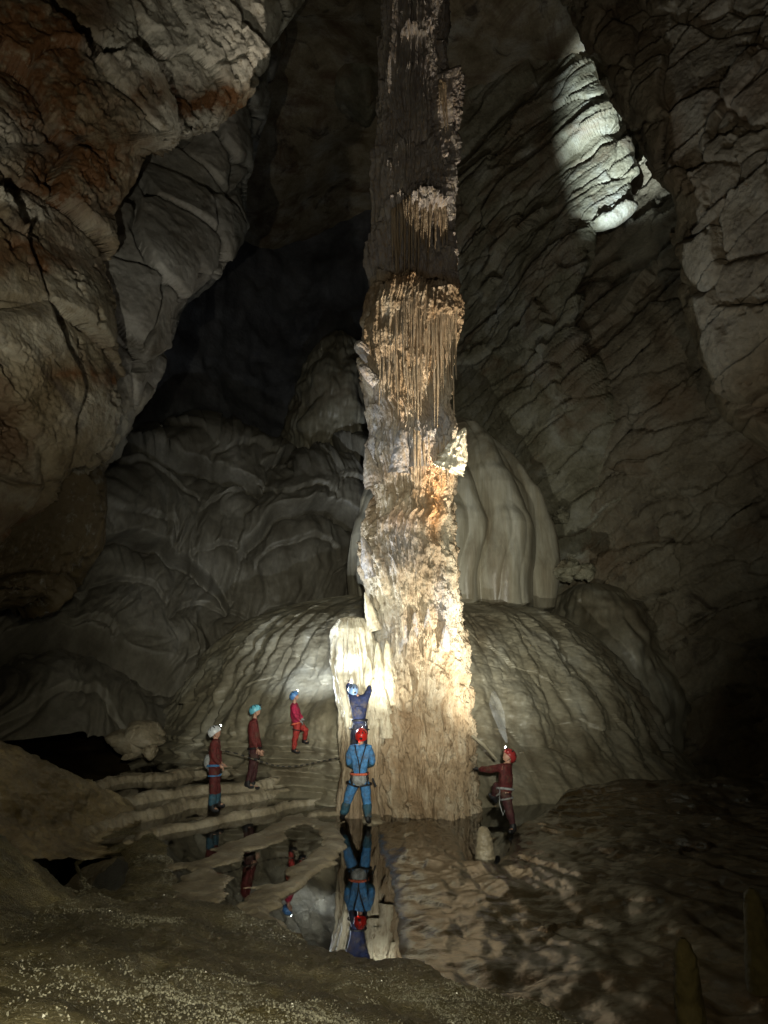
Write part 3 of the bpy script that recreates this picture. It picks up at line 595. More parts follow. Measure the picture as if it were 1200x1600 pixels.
for (a_, b_, c_, d_, r_, s_) in ((577, 1100, 576, 1026, .13, 7), (597, 1120, 590, 1003, .19, 8), (612, 1100, 604, 1000, .16, 9), (632, 1020, 634, 976, .12, 10), (648, 1000, 648, 956, .10, 11), (668, 995, 669, 950, .09, 12), (696, 1015, 697, 976, .12, 13), (656, 730, 652, 652, .2, 14), (624, 740, 628, 668, .22, 15), (584, 1130, 583, 1060, .14, 16), (606, 1150, 600, 1075, .15, 17)):
    spike('stalagmite_point', pix(a_, b_, 15.62), pix(c_, d_, 15.40), r_ * 1.25, col, M_col, s_, attr=('pale' if a_ < 615 else 'grey', .7), rt=.35, lump=.28)
# hanging stalactite curtains on the ledges (shared mesh, tapered, knobbly)
def sten_mesh(seed):
    t = np.linspace(0, 1, 22); th = np.linspace(0, 2 * math.pi, 8, endpoint=False); TT, TH = np.meshgrid(t, th, indexing='ij')
    r_ = .035 * (1 - TT) ** .55 * (1 + .3 * fbm(np.stack([TT * 9, TH * 0 + seed, TH * 0], -1), 1, 2)) + .002
    P = np.stack([np.cos(TH) * r_, np.sin(TH) * r_, -TT], -1); P[..., 0] += .02 * np.sin(TT * 5 + seed)
    o = raw_mesh('stalactite', P, gridfaces(22, 8, closed=True), M_col, None, attrs={'orange': np.full(TT.size, .06)})
    C.objects.unlink(o); return o.data
smesh = [sten_mesh(k) for k in range(4)]
rs = random.Random(5)
def hang(x0, x1, y, L0, L1, dd, n, w_=1.0):
    for k in range(n):
        px = x0 + (x1 - x0) * (k + rs.uniform(-.3, .3)) / max(1, n - 1); py = y + rs.uniform(-4, 8)
        z = zpy(py); xc = colx(z); r_ = (np.interp(z, zsil, rsil) - np.interp(z, zsil, lsil)) / 2 + dd
        x = float(pix(px, py, CY - 1.2)[0]); s_ = max(-.97, min(.97, (x - xc) / r_)); yy = CY - r_ * math.sqrt(1 - s_ * s_)
        o = bpy.data.objects.new('stalactite', rs.choice(smesh)); link(o, col); o.location = (xc + s_ * r_, yy, z)
        L_ = rs.uniform(L0, L1); ww = w_ * rs.uniform(.7, 1.4); o.scale = (ww, ww, L_); o.rotation_euler = (0, 0, rs.uniform(0, 6))
hang(618, 712, 452, .8, 2.6, .20, 30); hang(640, 706, 470, 1.5, 3.6, .16, 14, 1.2); hang(632, 700, 306, .5, 1.6, .10, 20); hang(612, 668, 318, 1.2, 3.0, .02, 12, 1.1)
hang(688, 712, 110, .8, 2.2, .22, 9); hang(632, 660, 570, .6, 1.8, .14, 8); hang(648, 700, 676, .5, 1.6, .10, 12, .8); hang(585, 620, 500, 1.0, 2.6, .04, 9)

# ------------------------------------------------------------------ floor, pools and rimstone
def sd_poly(X, Y, poly):
    """signed distance, negative inside"""
    poly = np.asarray(poly)[:, :2]; n = len(poly); d = np.full(X.shape, 1e9); ins = np.zeros(X.shape, bool)
    for i in range(n):
        a, b_ = poly[i], poly[(i + 1) % n]; ex, ey = b_ - a; wx, wy = X - a[0], Y - a[1]
        t = np.clip((wx * ex + wy * ey) / max(ex * ex + ey * ey, 1e-12), 0, 1)
        d = np.minimum(d, (wx - ex * t) ** 2 + (wy - ey * t) ** 2)
        c = ((a[1] > Y) != (b_[1] > Y)) & (X < (b_[0] - a[0]) * (Y - a[1]) / (b_[1] - a[1] + 1e-12) + a[0]); ins ^= c
    d = np.sqrt(d); return np.where(ins, -d, d)
def sd_line(X, Y, pts, wd):
    pts = np.asarray(pts)[:, :2]; d = np.full(X.shape, 1e9)
    for i in range(len(pts) - 1):
        a, b_ = pts[i], pts[i + 1]; ex, ey = b_ - a; wx, wy = X - a[0], Y - a[1]
        t = np.clip((wx * ex + wy * ey) / max(ex * ex + ey * ey, 1e-12), 0, 1)
        dd = np.sqrt((wx - ex * t) ** 2 + (wy - ey * t) ** 2) - (wd[i] + (wd[i + 1] - wd[i]) * t); d = np.minimum(d, dd)
    return d
def raised(name, sdf, bbox, res, top, edge, mat, bump, depth=.35, jag=.06, jagf=2.0, seed=0, holes=None, relief=None, parent=None, slope=0.0, wind=(0, 0, 1)):
    x = np.arange(bbox[0], bbox[1], res); y = np.arange(bbox[2], bbox[3], res); X, Y = np.meshgrid(x, y); Q = np.stack([X, Y, X * 0 + seed], -1)
    wx_, wy_, wf = wind
    s = sdf(X + wx_ * fbm(Q, wf, 2, .5, 830 + seed), Y + wy_ * fbm(Q, wf, 2, .5, 840 + seed)) + jag * fbm(Q, jagf, 4, .6, 800 + seed) + jag * .4 * np.abs(vn(Q * jagf * 4, 3))
    if holes is not None: s = np.maximum(s, -holes(X, Y))
    k = np.clip(-s / edge, -4, 1)
    Z = top * 1.0 + np.where(k > 0, 0, 0) - depth * (1 - np.sqrt(np.clip(1 - (1 - np.clip(k, 0, 1)) ** 2, 0, 1))) * .35 - np.maximum(s, 0) * 2.5 * depth
    Z = Z + slope * np.maximum(-s, 0) + bump * fbm(Q, 3, 5, .6, 810 + seed) * np.clip(k * 2, 0, 1) + (relief(X, Y, -s) if relief else 0)
    F = gridfaces(len(y), len(x)); keep = (s < depth * .9).ravel()[F].any(1)
    F = F[keep]; used = np.unique(F); mp = np.full(X.size, -1); mp[used] = np.arange(len(used))
    V = np.stack([X, Y, Z], -1).reshape(-1, 3)[used]
    return raw_mesh(name, V, mp[F], mat, parent)
def bb(pts, m=.5):
    p = np.asarray(pts); return (p[:, 0].min() - m, p[:, 0].max() + m, p[:, 1].min() - m, p[:, 1].max() + m)
def px_poly(pts, z=0.0): return np.array([onz(a, b_, z) for a, b_ in pts])

# pool bed and outer cave floor as one sheet
u = np.linspace(-26, 26, 260); v = np.linspace(-12, 44, 260); XX, YY = np.meshgrid(u, v)
Q = np.stack([XX, YY, XX * 0], -1); Zf = -.42 + .12 * fbm(Q, .6, 4, .5, 901) + .25 * sst((YY - 20) / 6) * 2 + 1.2 * sst((-XX - 6) / 5) * sst((YY - 18.5) / 2) * .6 + 1.0 * sst((2.6 - YY) / 3) - .6 * sst((XX - 9) / 3)
tag(raw_mesh('cave_floor', np.stack([XX, YY, Zf], -1), gridfaces(260, 260), M_wet), kind='structure')

# water
wm, nt, b = newmat('pool_water'); N = nt.nodes; L = nt.links; N.remove(b)
gl = N.new('ShaderNodeBsdfGlossy'); gl.inputs['Roughness'].default_value = .012; gl.inputs['Color'].default_value = (1, 1, 1, 1)
tr = N.new('ShaderNodeBsdfTransparent'); tr.inputs['Color'].default_value = (.50, .50, .42, 1)
fr = N.new('ShaderNodeFresnel'); fr.inputs['IOR'].default_value = 1.55; mx = N.new('ShaderNodeMixShader')
nz = N.new('ShaderNodeTexNoise'); nz.inputs['Scale'].default_value = 1.3; nz.inputs['Detail'].default_value = 1; tc = N.new('ShaderNodeTexCoord'); L.new(tc.outputs['Object'], nz.inputs['Vector'])
bp = N.new('ShaderNodeBump'); bp.inputs['Strength'].default_value = .035; bp.inputs['Distance'].default_value = .02; L.new(nz.outputs['Fac'], bp.inputs['Height']); L.new(bp.outputs[0], gl.inputs['Normal'])
L.new(fr.outputs[0], mx.inputs[0]); L.new(tr.outputs[0], mx.inputs[1]); L.new(gl.outputs[0], mx.inputs[2]); L.new(mx.outputs[0], N['Material Output'].inputs['Surface'])
def water(name, pts, z):
    V = [(p[0], p[1], z) for p in pts]; me = bpy.data.meshes.new(name); me.from_pydata(V, [], [list(range(len(V)))]); me.materials.append(wm)
    o = bpy.data.objects.new(name, me); link(o); tag(o, kind='structure'); return o
water('pool_water', [(-16, 5.0), (14, 5.0), (14, 20), (-16, 20)], 0.0)

# stepped rimstone dams behind, each holding a strip of water
steps = [
    ([(205, 1312), (222, 1300), (243, 1291), (270, 1287), (300, 1283), (345, 1271), (410, 1257), (466, 1248), (515, 1245), (560, 1250)], .14, [.14, .18, .22, .24, .25, .24, .20, .18, .16, .16], 'lowest of the long rimstone steps, the white-helmeted caver stands on it'),
    ([(120, 1300), (170, 1278), (205, 1266), (252, 1258), (291, 1247), (357, 1240), (427, 1232), (473, 1226), (504, 1223), (560, 1228)], .33, [.18, .18, .18, .17, .16, .16, .18, .16, .14, .14], 'second rimstone step up, under the boots of the teal-helmeted caver'),
    ([(90, 1275), (150, 1255), (200, 1243), (235, 1236), (322, 1225), (410, 1216), (455, 1210), (540, 1212)], .50, [.16, .17, .18, .18, .18, .2, .2, .16], 'third rimstone step up, broad tan ridge reaching behind the cavers'),
    ([(60, 1248), (120, 1230), (165, 1216), (200, 1209), (300, 1202), (360, 1199), (440, 1196)], .66, [.14, .14, .14, .16, .2, .2, .2], 'highest rimstone step, bordering the dark pool on the left')]
lines = []
for pts, z, wd, lab in steps:
    lw = px_poly(pts, z); lines.append((lw, z))
    o = raised('rimstone_dam', lambda X, Y, lw=lw, wd=wd: sd_line(X, Y, lw, [q_ * .85 for q_ in wd]), bb(lw, .7), .03, z, .17, M_dam, .06, depth=.5, jag=.12, jagf=2.2, seed=int(z * 100), wind=(.2, .62, .55))
    tag(o, lab, 'rimstone dam', 'rimstone dams stepping down from the mound')
for k in range(4):
    lw, z = lines[k]; nx = lines[k + 1][0] if k < 3 else lw + np.array([0, 2.4, 0]); z2 = z - .035
    water('terrace_water', list(lw) + [np.array([lw[-1][0] + .3, lw[-1][1] + .1, 0])] + list(nx[::-1]), z2)

polys = [
    ([(274, 1362), (290, 1352), (318, 1340), (345, 1326), (366, 1312), (392, 1303), (418, 1298), (424, 1290), (445, 1286), (459, 1279), (478, 1274), (500, 1277), (512, 1283), (500, 1288), (480, 1283), (462, 1288), (448, 1294), (432, 1299), (420, 1308), (408, 1316), (384, 1326), (360, 1336), (348, 1346), (330, 1352), (352, 1362), (362, 1370), (340, 1378), (330, 1392), (327, 1418), (300, 1425), (285, 1412), (290, 1395), (285, 1380), (300, 1368), (330, 1358), (322, 1350), (300, 1352)], .035, 'flat winding rimstone ridge left of the middle pool, widening toward the viewer'),
    ([(360, 1412), (376, 1396), (398, 1382), (420, 1373), (446, 1362), (462, 1352), (480, 1345), (482, 1334), (495, 1328), (500, 1318), (498, 1300), (505, 1285), (528, 1280), (536, 1300), (532, 1320), (528, 1345), (505, 1355), (486, 1364), (462, 1376), (440, 1388), (420, 1400), (408, 1415), (404, 1432), (430, 1450), (400, 1450), (372, 1435)], .05, 'wide smooth rimstone ridge curving between the two largest pools'),
    ([(478, 1268), (498, 1261), (530, 1259), (575, 1264), (604, 1274), (606, 1282), (585, 1284), (560, 1270), (530, 1266), (500, 1268), (486, 1274)], .07, 'pale curved lip at the feet of the caver in blue'),
    ([(320, 1284), (332, 1282), (343, 1285), (338, 1289), (325, 1289)], .012, 'tiny tan islet alone in the dark pool before the lowest step')]
for k, (pp, z, lab) in enumerate(polys):
    pw = px_poly(pp, z)
    o = raised('rimstone_ridge', lambda X, Y, pw=pw, g=(.16, .04, .03, 0)[k]: sd_poly(X, Y, pw) - g, bb(pw, .5), .025, z, .14, M_dam, .04, depth=.30, jag=.10, jagf=4.5, seed=30 + k, wind=(.30, .35, 1.3))
    tag(o, lab, 'rimstone ridge', 'low rimstone ridges between the front pools')
# crusted shore on the left with two dark pools in it
pw = px_poly([(70, 1316), (120, 1296), (160, 1290), (215, 1290), (240, 1302), (262, 1322), (272, 1350), (280, 1372), (288, 1402), (310, 1425), (360, 1445), (180, 1460), (60, 1420), (20, 1360), (30, 1330)])
h1 = px_poly([(125, 1352), (150, 1335), (185, 1332), (196, 1350), (190, 1385), (170, 1396), (140, 1380)]); h2 = px_poly([(30, 1326), (75, 1322), (125, 1330), (112, 1350), (130, 1395), (80, 1385), (50, 1350)])
o = raised('crusted_shore', lambda X, Y: sd_poly(X, Y, pw), bb(pw, .6), .03, .06, .25, M_crust, .09, depth=.35, jag=.10, jagf=2.5, seed=41, holes=lambda X, Y: np.minimum(sd_poly(X, Y, h1), sd_poly(X, Y, h2)) , slope=.05)
tag(o, kind='structure')
# brown wet floor on the right, scalloped flow relief running from the column foot
pw2 = px_poly([(584, 1290), (600, 1283), (690, 1288), (745, 1296), (815, 1290), (860, 1264), (1000, 1256), (1290, 1250), (1500, 1500), (1500, 1700), (700, 1700), (640, 1540), (617, 1500), (611, 1450), (607, 1400), (600, 1360), (590, 1330), (585, 1310)])
def relief(X, Y, ins):
    cx_, cy_ = .9, 16.2; r_ = np.hypot(X - cx_, Y - cy_); a = np.arctan2(X - cx_, cy_ - Y)
    Q = np.stack([a * 4 + .6 * r_ * .3, r_ * .8, a * 0], -1); F1, F2, fac = voro(Q + .4 * fbm(Q, 1.0, 3, .5, 921)[..., None], 1.0, 923)
    return (.10 * (.6 - F1) + .03 * fac + .09 * fbm(np.stack([a * 9, r_ * .5, a * 0], -1), 1, 3, .5, 925, 'b') + .16 * sst((X - 1.5) / 3) + .35 * sst((X - 3) / 2) * sst((Y - 14.2) / 2.6)) * sst(ins / .5)
pond = px_poly([(705, 1292), (760, 1288), (800, 1292), (800, 1302), (790, 1330), (770, 1352), (735, 1348), (722, 1320)])
o = raised('right_cave_floor', lambda X, Y: sd_poly(X, Y, pw2), (-.6, 13.5, 4.2, 18.6), .04, .07, .5, M_wet, .05, depth=.35, jag=.08, jagf=1.6, seed=51, relief=relief, slope=.012, holes=lambda X, Y: sd_poly(X, Y, pond))
tag(o, kind='structure')

crust = bpy.data.objects['crusted_shore']
# foreground masses
def disp_fore(P):
    Q = P * np.array([.9, .35, 1]); return .05 * fbm(P, .9, 4, .55, 951) + .085 * fbm(Q, 2.4, 4, .55, 953, 'r') + .022 * fbm(P, 11, 4, .7, 955) + .02 * np.maximum(0, fbm(P, 4, 3, .6, 957)) * sst(fbm(P, .8, 2, .5, 959) * 2 + .4)
o = layer_top('foreground_mound', [(-500, 1470), (0, 1440), (60, 1424), (130, 1412), (200, 1412), (300, 1418), (350, 1424), (400, 1436), (440, 1458), (480, 1480), (520, 1492), (560, 1502), (620, 1511), (680, 1524), (740, 1542), (800, 1566), (860, 1590), (940, 1620), (1300, 1700)], 1980, -420, 1150,
    [(-420, 1440, 5.5), (-420, 1980, 1.6), (0, 1440, 7.0), (130, 1412, 8.0), (300, 1418, 8.6), (400, 1436, 8.5), (500, 1486, 7.7), (600, 1508, 7.5), (740, 1542, 7.1), (900, 1600, 6.4), (1150, 1680, 5.6), (500, 1600, 4.7), (200, 1600, 3.9), (0, 1600, 3.2), (300, 1500, 6.1), (100, 1500, 5.3), (700, 1600, 5.8), (500, 1980, 2.2), (1150, 1980, 3.4), (0, 1980, 1.7)],
    560, 420, disp_fore, M_crust, rd=.25, ru=30, wrapd=1.6, drop=.7, jag=4)
tag(o, kind='structure')
def crystals(name, src, n, size, seed, dens, mat):
    me = src.data; nv_ = len(me.vertices); co = np.empty(nv_ * 3, F32); me.vertices.foreach_get('co', co); co = co.reshape(-1, 3)
    r2 = np.random.default_rng(seed); w_ = dens(co); w_ = w_ * (np.linalg.norm(co - CAM, axis=1) < 13) ; w_ = w_ / w_.sum()
    idx = r2.choice(nv_, n, p=w_); c = co[idx] + r2.normal(0, .012, (n, 3)) * np.array([1, 1, .2])
    tet = np.array([[1, 1, 1], [1, -1, -1], [-1, 1, -1], [-1, -1, 1]], float) * .6
    a = r2.normal(size=(n, 3, 3)); q_, _ = np.linalg.qr(a); sz = size * r2.uniform(.4, 1.3, n) ** 1.5
    V = c[:, None] + np.einsum('ij,njk->nik', tet, q_) * sz[:, None, None]
    Fc = np.array([[0, 1, 2], [0, 3, 1], [0, 2, 3], [1, 3, 2]])[None] + (np.arange(n) * 4)[:, None, None]
    return tag(raw_mesh(name, V, Fc.reshape(-1, 3), mat, smooth=False), kind='stuff')
M_dim = rock('dimmed_calcite', (.03, .022, .008), (.05, .038, .014), (.07, .055, .025), 1.5, bump=.2, rough=.85, spec=.1)  # colours lowered so the near stalagmites sit in painted gloom
M_cryst = flat('calcite_crystal', (.42, .40, .32), .15)
def dens_f(co):
    n_ = fbm(co, .9, 4, .6, 981); d_ = np.minimum(np.linalg.norm((co[:, :2] - np.array([-.55, 5.9])) * np.array([1, .7]), axis=1), np.linalg.norm((co[:, :2] - np.array([-2.3, 8.0])) * np.array([1, .8]), axis=1) * 1.6)
    return np.clip(n_ * 3 + .1, .02, 1) ** 1.5 * (.07 + np.exp(-(d_ / 1.1) ** 2)) * (co[:, 1] ** 1.5) * (co[:, 1] > 1.5)
crystals('calcite_crystals', o, 30000, .0066, 3, dens_f, M_cryst)
crystals('crust_crystals', crust, 5000, .0075, 4, lambda co: np.clip(fbm(co, 1.2, 4, .6, 985) * 2 + .4, .05, 1) * (co[:, 2] > 0), M_cryst)
def disp_slab(P):
    ax = np.array([.75, .6, -.3]); ax /= np.linalg.norm(ax); t = P @ ax; Q = P - t[..., None] * ax * .92
    return .06 * fbm(Q, 1.8, 3, .5, 961, 'b') + .055 * fbm(Q, 6, 3, .6, 963, 'b') + .05 * fbm(P, .7, 3, .5, 965) + .008 * fbm(P, 14, 3, .6, 967)
o = layer_top('sloping_slab', [(-400, 990), (-100, 1115), (0, 1156), (60, 1182), (120, 1212), (170, 1240), (205, 1262), (218, 1275), (222, 1300)], 1345, -400, 222,
    [(-400, 1000, 7.5), (0, 1156, 10.6), (100, 1203, 12.2), (215, 1272, 14.6), (190, 1292, 14.0), (130, 1310, 12.6), (20, 1312, 10.4), (-400, 1345, 6.0), (0, 1345, 9.6), (200, 1345, 12.4), (60, 1250, 11.2)],
    260, 150, disp_slab, M_slab, rd=.3, ru=18, wrapd=1.5, drop=.9, jag=1.5)
tag(o, 'long smooth streaked flowstone slab sloping in from the left edge to the pool', 'rock slab')
o = layer_top('crystal_slab', [(-400, 1150), (-100, 1262), (0, 1309), (40, 1340), (80, 1374), (125, 1410), (140, 1424)], 1480, -400, 140,
    [(-400, 1150, 5.5), (0, 1309, 8.0), (60, 1357, 8.2), (125, 1410, 8.3), (0, 1440, 6.5), (130, 1440, 7.8), (-400, 1480, 4.5), (0, 1480, 6.0), (140, 1480, 6.8)],
    200, 120, disp_slab, M_crust, rd=.25, ru=18, wrapd=1.2, drop=.9, jag=1.5)
tag(o, 'sparkling crystalline slab at the left edge nearest the viewer', 'rock slab')

# ------------------------------------------------------------------ stalagmites
def stalagmite(px, pyb, pyt, wpx, z, label, seed, group=None, d=None, flat_top=.5, base=1.3, mat=None, rings=.018):
    c = onz(px, pyb, z) if d is None else pix(px, pyb, d); sc = np.linalg.norm(pix(px + wpx / 2, pyb, c[1]) - pix(px, pyb, c[1]))
    top = pix(px, pyt, c[1])[2]; H = top - c[2]
    prof = [(c[2] - .25, sc * base * 1.05), (c[2], sc * base), (c[2] + H * .25, sc * 1.15), (c[2] + H * .6, sc * .95), (c[2] + H * .85, sc * .8), (c[2] + H * .96, sc * flat_top), (c[2] + H, .02)]
    def dd(T, Z, Rr):
        q = np.stack([np.sin(T) * Rr + seed, -np.cos(T) * Rr, Z], -1)
        ring = (np.abs(((Z + .02 * np.sin(3 * T)) / .075) % 1 - .5) - .25) * rings
        return (.25 * sc * fbm(q, 3.0 / (sc * 3), 5, .6, 970 + seed) + ring) * np.clip(Rr / sc * 2, 0, 1)
    o, _ = revolve('stalagmite', c[0], c[1], prof, 90, 90, dd, mat or M_dam, None)
    return tag(o, label, 'stalagmite', group)
stalagmite(757, 1345, 1291, 26, -.05, 'short blunt pale stalagmite standing in the small dark pool right of the column foot', 1)
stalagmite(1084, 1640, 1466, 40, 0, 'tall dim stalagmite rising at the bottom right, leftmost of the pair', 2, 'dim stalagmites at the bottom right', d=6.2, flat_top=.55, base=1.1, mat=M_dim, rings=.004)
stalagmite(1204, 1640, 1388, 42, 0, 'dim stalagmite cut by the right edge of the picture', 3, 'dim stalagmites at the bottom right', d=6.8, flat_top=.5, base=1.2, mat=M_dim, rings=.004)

# ------------------------------------------------------------------ guide rope
def tube(name, pts, r, mat, parent=None, sides=8, mats=None, seg=None, flat_=1.0):
    P = np.array(pts, float); T = np.gradient(P, axis=0); T /= np.maximum(np.linalg.norm(T, axis=1, keepdims=True), 1e-9)
    up = np.array([0, 0, 1.0]); A = np.cross(T, up); bad = np.linalg.norm(A, axis=1) < .05; A[bad] = np.cross(T[bad], [1, 0, 0]); A /= np.linalg.norm(A, axis=1, keepdims=True); B = np.cross(A, T)
    rr = np.broadcast_to(np.asarray(r, float), (len(P),)); th = np.linspace(0, 2 * math.pi, sides, endpoint=False)
    V = P[:, None] + (A[:, None] * np.cos(th)[None, :, None] * flat_ + B[:, None] * np.sin(th)[None, :, None]) * rr[:, None, None]
    n = len(P); Fc = gridfaces(n, sides, closed=True)
    o = raw_mesh(name, V, Fc, mat, parent)
    if mats:
        o.data.materials.append(mats); idx = (np.arange(len(Fc)) // sides // seg) % 2; o.data.polygons.foreach_set('material_index', idx.astype(np.int32))
    return o
M_rope = flat('rope_pale', (.16, .13, .09)); M_ropeb = flat('rope_black', (.012, .011, .010))
rp = [(318, 1172), (345, 1172), (372, 1178), (392, 1185), (411, 1191), (428, 1196), (445, 1198), (465, 1197), (482, 1194), (500, 1190), (518, 1186), (536, 1183)]
t = np.linspace(0, len(rp) - 1, 133); rx_ = np.interp(t, range(len(rp)), [p[0] for p in rp]); ry_ = np.interp(t, range(len(rp)), [p[1] for p in rp])
tag(tube('guide_rope', pix(rx_, ry_, 16.3), .016, M_rope, mats=M_ropeb, seg=3), 'thin sagging guide line banded dark and pale, strung behind the cavers to the column', 'rope')
tag(tube('calcite_rib', [pix(738, 1150, 15.6), pix(757, 1165, 15.2), pix(776, 1186, 15.0)], [.03, .045, .02], M_flow), 'slanting grey rock rib between the column and the red-helmeted climber', 'rock')

# ------------------------------------------------------------------ people
def cloth(name, col):
    m = flat(name, col, .75, noise=.24); nt = m.node_tree; N = nt.nodes; L = nt.links; b = N['Principled BSDF']
    tc = N.new('ShaderNodeTexCoord'); n = N.new('ShaderNodeTexNoise'); n.inputs['Scale'].default_value = 5; n.inputs['Detail'].default_value = 6; n.inputs['Roughness'].default_value = .7
    L.new(tc.outputs['Object'], n.inputs['Vector']); mr = N.new('ShaderNodeMapRange'); mr.inputs[1].default_value = .52; mr.inputs[2].default_value = .66; mr.inputs[4].default_value = .55; L.new(n.outputs['Fac'], mr.inputs[0])
    mx = N.new('ShaderNodeMix'); mx.data_type = 'RGBA'; src = b.inputs['Base Color'].links[0].from_socket; L.new(mr.outputs[0], mx.inputs[0]); L.new(src, mx.inputs[6]); mx.inputs[7].default_value = (.10, .075, .045, 1); L.new(mx.outputs[2], b.inputs['Base Color'])
    w_ = N.new('ShaderNodeTexNoise'); w_.inputs['Scale'].default_value = 11; w_.inputs['Detail'].default_value = 3; w_.inputs['Distortion'].default_value = 1.5; L.new(tc.outputs['Object'], w_.inputs['Vector'])
    bp = N.new('ShaderNodeBump'); bp.inputs['Strength'].default_value = .7; bp.inputs['Distance'].default_value = .03; L.new(w_.outputs['Fac'], bp.inputs['Height']); L.new(bp.outputs[0], b.inputs['Normal'])
    return m
SUITS = {k: cloth('cloth_' + k, c) for k, c in dict(maroon=(.13, .014, .013), oxblood=(.10, .012, .012), wine=(.055, .012, .014), red=(.36, .025, .02), magenta=(.42, .012, .065), blue=(.065, .23, .50), teal=(.03, .10, .15), navy=(.005, .013, .060), ink=(.005, .009, .028), black=(.012, .012, .014), grey=(.30, .31, .31), orange=(.75, .16, .08)).items()}
SKIN = flat('skin', (.48, .27, .19), .5, noise=.06); LIPS = flat('lips', (.30, .10, .09)); EYE = flat('eye_dark', (.02, .015, .012), .2)
HELM = {k: flat('helmet_' + k, c, .3, noise=.04) for k, c in dict(white=(.62, .65, .68), sky=(.16, .55, .70), blue=(.10, .27, .62), red=(.50, .02, .015), pale=(.16, .25, .42), rust=(.30, .03, .03)).items()}
STRAP = flat('strap_black', (.012, .012, .014), .6); METAL = flat('metal', (.55, .56, .58), .3, metal=1.0); LENS_OFF = flat('lens_off', (.05, .05, .05), .1)
LENS = flat('lens_lit', (1, 1, 1), .3, emit=(.92, .97, 1), es=60); TAIL = flat('tail_light', (.5, .02, .02), .3, emit=(1, .05, .02), es=4)
def skin_obj(name, V, E, rad, mat, parent, sub=2, root=0):
    me = bpy.data.meshes.new(name); me.from_pydata([tuple(v) for v in V], E, []); o = bpy.data.objects.new(name, me); link(o, parent)
    me.materials.append(mat)
    m = o.modifiers.new('skin', 'SKIN'); m.use_smooth_shade = True
    sv = me.skin_vertices[0].data if me.skin_vertices else None
    if sv is None:
        bpy.context.view_layer.objects.active = o; bpy.ops.mesh.customdata_skin_add(); sv = me.skin_vertices[0].data
    for i, r_ in enumerate(rad): sv[i].radius = (r_, r_) if not isinstance(r_, tuple) else r_
    for i in range(len(V)): sv[i].use_root = (i == root)
    s = o.modifiers.new('sub', 'SUBSURF'); s.levels = sub; s.render_levels = sub
    dg = bpy.context.evaluated_depsgraph_get(); e = o.evaluated_get(dg); m2 = bpy.data.meshes.new_from_object(e)
    o.modifiers.clear(); o.data = m2; m2.name = name
    if not m2.materials: m2.materials.append(mat)
    for p in m2.polygons: p.use_smooth = True
    if name in ('jacket', 'trousers', 'gaiter', 'sleeve_end'):
        n_ = len(m2.vertices); co = np.empty(n_ * 3, F32); m2.vertices.foreach_get('co', co); co = co.reshape(-1, 3); no = np.empty(n_ * 3, F32); m2.vertices.foreach_get('normal', no); no = no.reshape(-1, 3)
        q_ = co * np.array([1, 1, 1.8]) + V3(parent.location) * 3
        co = co + no * (.016 * fbm(q_, 5, 3, .6, 77, 'b') + .012 * fbm(q_, 11, 2, .6, 79))[:, None]
        m2.vertices.foreach_set('co', co.astype(F32).ravel())
    return o
def V3(p): return np.array(p, float)
def unit(v): return v / max(np.linalg.norm(v), 1e-9)
def frame(fwd, up):
    f = unit(V3(fwd)); r_ = unit(np.cross(f, up)); u_ = np.cross(r_, f); return r_, f, u_
def ball(name, fn, mat, parent, nu=24, nv=16, c=(0, 0, 0), fr=None):
    """unit sphere pushed through fn(x right, y forward, z up) -> local xyz; placed by the frame"""
    th = np.linspace(0, 2 * math.pi, nu, endpoint=False); ph = np.linspace(0, math.pi, nv); PH, TH = np.meshgrid(ph, th, indexing='ij')
    x, y, z = np.sin(PH) * np.cos(TH), np.sin(PH) * np.sin(TH), np.cos(PH); q = fn(x, y, z); r_, f, u_ = fr
    P = V3(c) + q[0][..., None] * r_ + q[1][..., None] * f + q[2][..., None] * u_
    return raw_mesh(name, P, gridfaces(nv, nu, closed=True), mat, parent)
def hand(name, wrist, d, side, mat, parent, s=1.0, curl=.5):
    d = unit(V3(d)); a = np.array([0, 0, 1.0]) if abs(d[2]) < .8 else np.array([0, 1.0, 0]); sd = unit(np.cross(d, a)) * side; pn = unit(np.cross(sd, d))
    w_ = V3(wrist); V = [w_, w_ + d * .045 * s, w_ + d * .085 * s]; E = [(0, 1), (1, 2)]; rad = [.028 * s, .036 * s, .034 * s]
    for k, ln in enumerate((.068, .078, .072, .055)):
        b0 = w_ + d * .085 * s + sd * (k - 1.5) * .022 * s; d1 = unit(d - pn * .25); d2 = unit(d - pn * (.3 + curl)); i = len(V)
        V += [b0, b0 + d1 * ln * .5 * s, b0 + d1 * ln * .5 * s + d2 * ln * .5 * s]; E += [(2, i), (i, i + 1), (i + 1, i + 2)]; rad += [.011 * s, .010 * s, .008 * s]
    i = len(V); V += [w_ + d * .03 * s - sd * .035 * s, w_ + d * .07 * s - sd * .065 * s, w_ + d * .095 * s - sd * .068 * s]; E += [(1, i), (i, i + 1), (i + 1, i + 2)]; rad += [.014 * s, .012 * s, .009 * s]
    return skin_obj(name, V, E, rad, mat, parent, 1)
